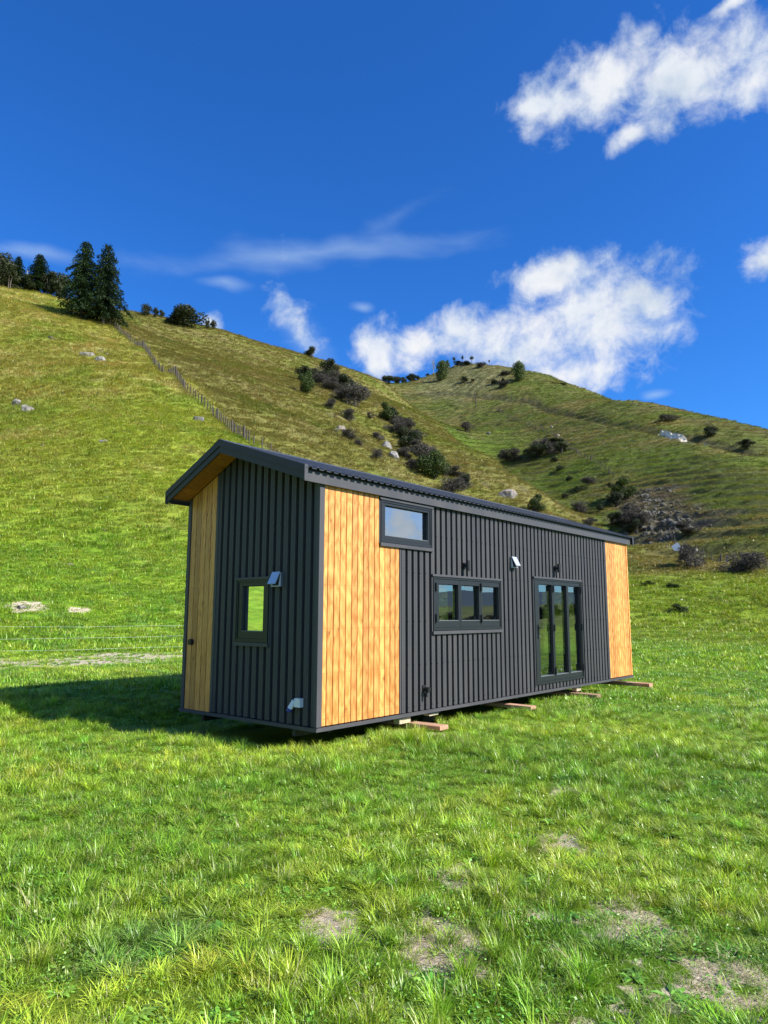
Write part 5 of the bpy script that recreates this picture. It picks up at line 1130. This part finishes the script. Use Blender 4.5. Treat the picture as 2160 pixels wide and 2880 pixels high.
# shed roof behind the knoll
(ax, ay), (bx, by), (cx, cy) = SHED; sd = bpy.data.objects.new('hill_shed', None); COL.objects.link(sd); z = float(height(ax, ay))
ang = math.atan2(cy-ay, cx-ax); ln = math.hypot(cx-ax, cy-ay); sd.location = (ax*1.012, ay*1.012, z-.3); sd.rotation_euler = (0, math.atan2(z-float(height(cx, cy)), ln)*.8, ang); tag(sd, 'low dark roofed shed on the skyline right of the egg shaped tree', 'shed')
MB().hexa([(0, -3, -1.5), (ln, -3, -1.5), (ln, 3, -1.5), (0, 3, -1.5), (0, -3, .5), (ln, -3, .3), (ln, 3, .3), (0, 3, .5)]).obj('wall', M['post'], sd)
MB().hexa([(-1.5, -4, .7), (ln+1, -4, .5), (ln+1, 4, .5), (-1.5, 4, .7), (3, -1, 2.4), (ln*.5, -.6, 1.2), (ln*.5, .6, 1.2), (3, 1, 2.4)]).obj('roof', M['wrap'], sd)
x, y = SHEET[0]; z = float(height(x, y)); o = MB().box(-.55, .55, -.02, .02, 0, 1.25).obj('white_sheet', M['sheetwhite']); o.location = (x, y, z); o.rotation_euler = (-.3, -.55, -.4)
tag(o, 'tilted white flat sheet leaning beside the bare bush at the foot of the right hillside', 'sheet')

# ---------------- grass ----------------
def grassmat(name, dry=False, trans=.30):
    m = bpy.data.materials.new(name); m.use_nodes = True; t = NT(m.node_tree); t.n.clear()
    ti = t.new('ShaderNodeAttribute', attribute_name='tint', attribute_type='INSTANCER'); bv = t.new('ShaderNodeAttribute', attribute_name='bv')
    se = t.new('ShaderNodeSeparateXYZ'); t.l.new(bv.outputs['Vector'], se.inputs[0])      # x random, y height along the blade, z dryness
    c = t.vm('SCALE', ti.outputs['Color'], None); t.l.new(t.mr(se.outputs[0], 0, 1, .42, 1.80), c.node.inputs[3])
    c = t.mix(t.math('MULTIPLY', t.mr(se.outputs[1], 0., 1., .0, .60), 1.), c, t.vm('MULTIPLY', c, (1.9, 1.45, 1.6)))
    c = t.mix(se.outputs[2], c, (.52, .43, .24))
    if dry: c = t.mix(.9, c, (.50, .40, .25))
    p = t.new('ShaderNodeBsdfPrincipled'); t.l.new(c, p.inputs['Base Color']); p.inputs['Roughness'].default_value = .38; p.inputs['Specular IOR Level'].default_value = .55
    tr = t.new('ShaderNodeBsdfTranslucent'); t.l.new(t.vm('MULTIPLY', c, (1.25, 1.25, .7)), tr.inputs[0]); mx = t.new('ShaderNodeMixShader'); mx.inputs[0].default_value = trans
    t.l.new(p.outputs[0], mx.inputs[1]); t.l.new(tr.outputs[0], mx.inputs[2]); o = t.new('ShaderNodeOutputMaterial'); t.l.new(mx.outputs[0], o.inputs[0]); return m
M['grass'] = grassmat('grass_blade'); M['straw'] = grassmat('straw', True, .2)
def tuft(seed, n, rad, lmin, lmax, lean, wd, dryf=.05, curve=.6, m='grass', flat=False):
    g = np.random.default_rng(seed); V = []; F = []; B = []; o_ = 0
    for k in range(n):
        a = g.uniform(0, 6.28); q = rad*math.sqrt(g.random()); x, y = q*math.cos(a), q*math.sin(a)
        ln = g.uniform(lmin, lmax); b = a+g.normal(0, .9) if not flat else g.uniform(0, 6.28); le = abs(g.normal(lean, .25)) if not flat else g.uniform(1.35, 1.6)
        d = np.array([math.cos(b), math.sin(b), 0]); s = np.array([-d[1], d[0], 0]); ph = g.uniform(-.5, .5); s = s*math.cos(ph)+d*math.sin(ph)
        w_ = wd*g.uniform(.7, 1.25); p = np.array([x, y, -.005 if not flat else g.uniform(.004, .03)]); an = le*.45; rv = g.random(); dr = 1.*(g.random() < dryf); seg = 3
        for j in range(seg+1):
            f = j/seg; ww = w_*(1-f)**.7*.5*(1 if j else .8)
            if j < seg: V += [p-s*ww, p+s*ww]; B += [(rv, f, dr*.8)]*2
            else: V.append(p.copy()); B.append((rv, 1., dr*.8))
            st = ln/seg; p = p+st*(math.sin(an)*d+np.array([0, 0, math.cos(an)])); an = min(an+(curve*g.uniform(.5, 1.4)+le*.35)/seg*1.2, 2.2) if not flat else 1.57
        for j in range(seg-1): F += [(o_+2*j, o_+2*j+1, o_+2*j+3), (o_+2*j, o_+2*j+3, o_+2*j+2)]
        F.append((o_+2*seg-2, o_+2*seg-1, o_+2*seg)); o_ += 2*seg+1
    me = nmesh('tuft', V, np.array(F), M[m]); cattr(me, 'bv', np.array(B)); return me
def weed(seed, n, r, w_, h):  # rosette of broad leaves
    g = np.random.default_rng(seed); V = []; F = []; B = []
    for k in range(n):
        a = g.uniform(0, 6.28); ln = r*g.uniform(.5, 1.); d = np.array([math.cos(a), math.sin(a), 0]); s = np.array([-d[1], d[0], 0])*w_*g.uniform(.6, 1.1); rv = g.random(); o_ = len(V); hh = h*g.uniform(.4, 1.)
        c0 = d*ln*.15*g.random()
        V += [c0, c0+d*ln*.5-s+[0, 0, hh], c0+d*ln*.5+s+[0, 0, hh], c0+d*ln+[0, 0, hh*.6]]; B += [(rv, .2, 0)]*4; F += [(o_, o_+1, o_+2), (o_+1, o_+3, o_+2)]
    me = nmesh('tuft', V, np.array(F), M['grass']); cattr(me, 'bv', np.array(B)); return me
lib = bpy.data.collections.new('grass_kinds')
def clover(seed, n, rad, s_, h):
    g = np.random.default_rng(seed); c = np.zeros((n, 3)); a = g.uniform(0, 6.28, n); q = rad*np.sqrt(g.random(n)); c[:, 0] = q*np.cos(a); c[:, 1] = q*np.sin(a); c[:, 2] = g.uniform(.25, 1, n)*h
    nn = np.array([0, 0, 1.])+g.normal(0, .5, (n, 3)); nn /= np.linalg.norm(nn, axis=1)[:, None]; s2 = s_*g.uniform(.6, 1.3, n); V, F = quads(c, nn, rdir(g, n), s2*.75, s2)
    me = nmesh('tuft', V, F, M['grass']); cattr(me, 'bv', np.repeat(np.stack([g.random(n), .25+.5*g.random(n), np.zeros(n)], 1), 4, 0)); return me
kinds = [tuft(1, 46, .10, .04, .085, .35, .0042), tuft(2, 52, .11, .035, .075, .55, .0040), tuft(3, 40, .10, .05, .11, .45, .0045, .09), tuft(4, 50, .10, .03, .065, .75, .0040, .03),
         tuft(5, 80, .045, .09, .19, .75, .0055, .07), tuft(6, 64, .05, .07, .15, .95, .0060, .04), weed(7, 26, .085, .013, .035), tuft(8, 34, .12, .03, .09, 1.5, .0028, 0, 0, 'straw', True),
         tuft(9, 26, .06, .12, .24, .35, .0036, .25, .9),
         # coarse tufts for farther ground
         tuft(10, 34, .13, .05, .11, .6, .012, .04), tuft(11, 30, .13, .04, .10, .9, .014, .10), tuft(12, 40, .09, .07, .15, .7, .012, .06), clover(13, 60, .11, .009, .055)]
for i, me in enumerate(kinds): lib.objects.link(bpy.data.objects.new('tuft_%02d' % i, me))
def samp(r0, r1, dens, a0, a1, g):
    area = .5*(a1-a0)*(r1*r1-r0*r0); n = int(area*dens); r = np.sqrt(g.uniform(r0*r0, r1*r1, n)); a = g.uniform(a0, a1, n); return r*np.sin(a), r*np.cos(a)
def lawn(name, bands, label, seed):
    g = np.random.default_rng(seed); PX = []; PY = []; SX = []; SZ = []; ID = []; KF = []
    for r0, r1, dens, a0, a1, s, sz, ids, pr in bands:
        x, y = samp(r0, r1, dens, R(a0), R(a1), g); n = len(x); soil = soil_mask(x, y)
        cl = fbm(x*1.3, y*1.3, 101, 3); idx = g.choice(ids, n, p=np.array(pr)/sum(pr))
        keep = g.random(n) > np.clip(soil, 0, 1.25)*.78
        st = (soil > .25) & (g.random(n) < .75) & (r1 <= 13)
        # extra thinning where stock have grazed
        keep &= ~((cl < -.25) & (g.random(n) < .35))
        tiny = (soil > .25) & ~keep & (g.random(n) < .45) & (r1 <= 24); idx = np.where(st & ~keep & ~tiny, 7, idx); idx = np.where(tiny, g.choice([3, 5, 6, 12], n), idx); keep |= st | tiny
        lx = x-HC[0]; ly = y-HC[1]; u = lx*HX[0]+ly*HX[1]; v = lx*HY[0]+ly*HY[1]
        keep &= ~((u > .10) & (u < L+.1) & (v > .04) & (v < Wd-.15))
        for sx_, vy in ((2.0, -.48), (4.58, -.44), (7.08, -.48), (9.84, -.48)): keep &= ~((np.abs(u-sx_+.03) < .24) & (v > vy-.12) & (v < .6))
        keep0 = keep; x, y, idx, u, v = x[keep], y[keep], idx[keep], u[keep], v[keep]; n = len(x)
        tall = 1+.55*np.clip(fbm(x*.8, y*.8, 102, 3)*2, -1, 1)
        sx = s*g.uniform(.75, 1.3, n)*np.where(tiny[keep0], .5, 1); szz = sz*g.uniform(.7, 1.3, n)*tall*np.where(soil[keep] > .3, .6, 1)
        b_ = (u > -.2) & (u < L) & (v > -.9) & (v < .4); szz = np.where(b_, szz*1.25, szz)
        inn = (u > .1) & (u < L) & (v > .02) & (v < Wd); szz = np.where(inn, np.minimum(szz, .9), szz)
        PX.append(x); PY.append(y); SX.append(sx); SZ.append(szz); ID.append(idx)
    X, Y, SX, SZ, ID = map(np.concatenate, (PX, PY, SX, SZ, ID)); n = len(X); Z, saw = height(X, Y, True)
    print(name, n)
    if name == 'hillside_grass':           # the cut risers of the stock tracks stay thin of grass
        mc_, _m = masks(X, Y); kp = g.random(n) > tread(X, Y, saw)*mc_*.85
        X, Y, Z, SX, SZ, ID, saw = (q[kp] for q in (X, Y, Z, SX, SZ, ID, saw)); n = len(X)
    me = bpy.data.meshes.new(name); me.vertices.add(n); me.vertices.foreach_set('co', np.stack([X, Y, Z], 1).astype(np.float32).ravel())
    a = me.attributes.new('idx', 'INT', 'POINT'); a.data.foreach_set('value', ID.astype(np.int32))
    a = me.attributes.new('rot', 'FLOAT_VECTOR', 'POINT'); a.data.foreach_set('vector', np.stack([g.normal(0, .09, n), g.normal(0, .09, n), g.uniform(0, 6.28, n)], 1).astype(np.float32).ravel())
    a = me.attributes.new('scl', 'FLOAT_VECTOR', 'POINT'); a.data.foreach_set('vector', np.stack([SX, SX, SZ], 1).astype(np.float32).ravel())
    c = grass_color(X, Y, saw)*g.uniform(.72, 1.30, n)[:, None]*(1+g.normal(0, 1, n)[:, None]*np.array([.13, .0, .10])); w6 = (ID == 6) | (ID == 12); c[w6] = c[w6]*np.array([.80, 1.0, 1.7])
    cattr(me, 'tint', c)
    o = link(name, me); tag(o, label, kind='stuff')
    ng = bpy.data.node_groups.new(name, 'GeometryNodeTree'); ng.interface.new_socket('Geometry', in_out='INPUT', socket_type='NodeSocketGeometry'); ng.interface.new_socket('Geometry', in_out='OUTPUT', socket_type='NodeSocketGeometry')
    N = ng.nodes; gi = N.new('NodeGroupInput'); go = N.new('NodeGroupOutput'); ci = N.new('GeometryNodeCollectionInfo'); ci.inputs['Collection'].default_value = lib; ci.inputs['Separate Children'].default_value = True; ci.inputs['Reset Children'].default_value = True
    ip = N.new('GeometryNodeInstanceOnPoints'); ip.inputs['Pick Instance'].default_value = True
    def na(nm, ty): q = N.new('GeometryNodeInputNamedAttribute'); q.data_type = ty; q.inputs[0].default_value = nm; return q.outputs[0]
    er = N.new('FunctionNodeEulerToRotation'); ng.links.new(na('rot', 'FLOAT_VECTOR'), er.inputs[0]); ng.links.new(gi.outputs[0], ip.inputs['Points']); ng.links.new(ci.outputs[0], ip.inputs['Instance'])
    ng.links.new(na('idx', 'INT'), ip.inputs['Instance Index']); ng.links.new(er.outputs[0], ip.inputs['Rotation']); ng.links.new(na('scl', 'FLOAT_VECTOR'), ip.inputs['Scale']); ng.links.new(ip.outputs[0], go.inputs[0])
    md = o.modifiers.new('scatter', 'NODES'); md.node_group = ng
    return o
fine = ([0, 1, 2, 3, 4, 5, 6, 8, 12], [24, 26, 12, 24, 9, 14, 5, 1.2, 9])
lawn('meadow_grass', [(1.2, 7, 270, -38, 38, .92, .66, *fine), (7, 13, 165, -36, 36, 1.1, .80, *fine), (13, 24, 66, -36, 36, 1.5, 1.05, [0, 2, 3, 5, 9, 10, 6, 12], [10, 8, 10, 10, 22, 22, 4, 22]),
                      (24, 48, 24, -36, 36, 2.1, 1.6, [9, 10, 11, 12], [36, 36, 14, 20])], 'short green pasture grass with bare earthy patches round the cabin', 5)
lawn('hillside_grass', [(48, 100, 8.0, -36, 36, 3.4, 2.3, [9, 10, 11], [30, 50, 20]), (100, 190, 3.0, -34, 34, 5.2, 3.0, [9, 10, 11], [30, 50, 20]), (190, 300, 1.8, -34, 34, 5.6, 3.2, [9, 10, 11], [30, 50, 20]), (300, 470, 1.1, -16, 34, 6.6, 3.6, [9, 10, 11], [30, 50, 20])], 'tussocky grazed grass covering the hillsides', 6)
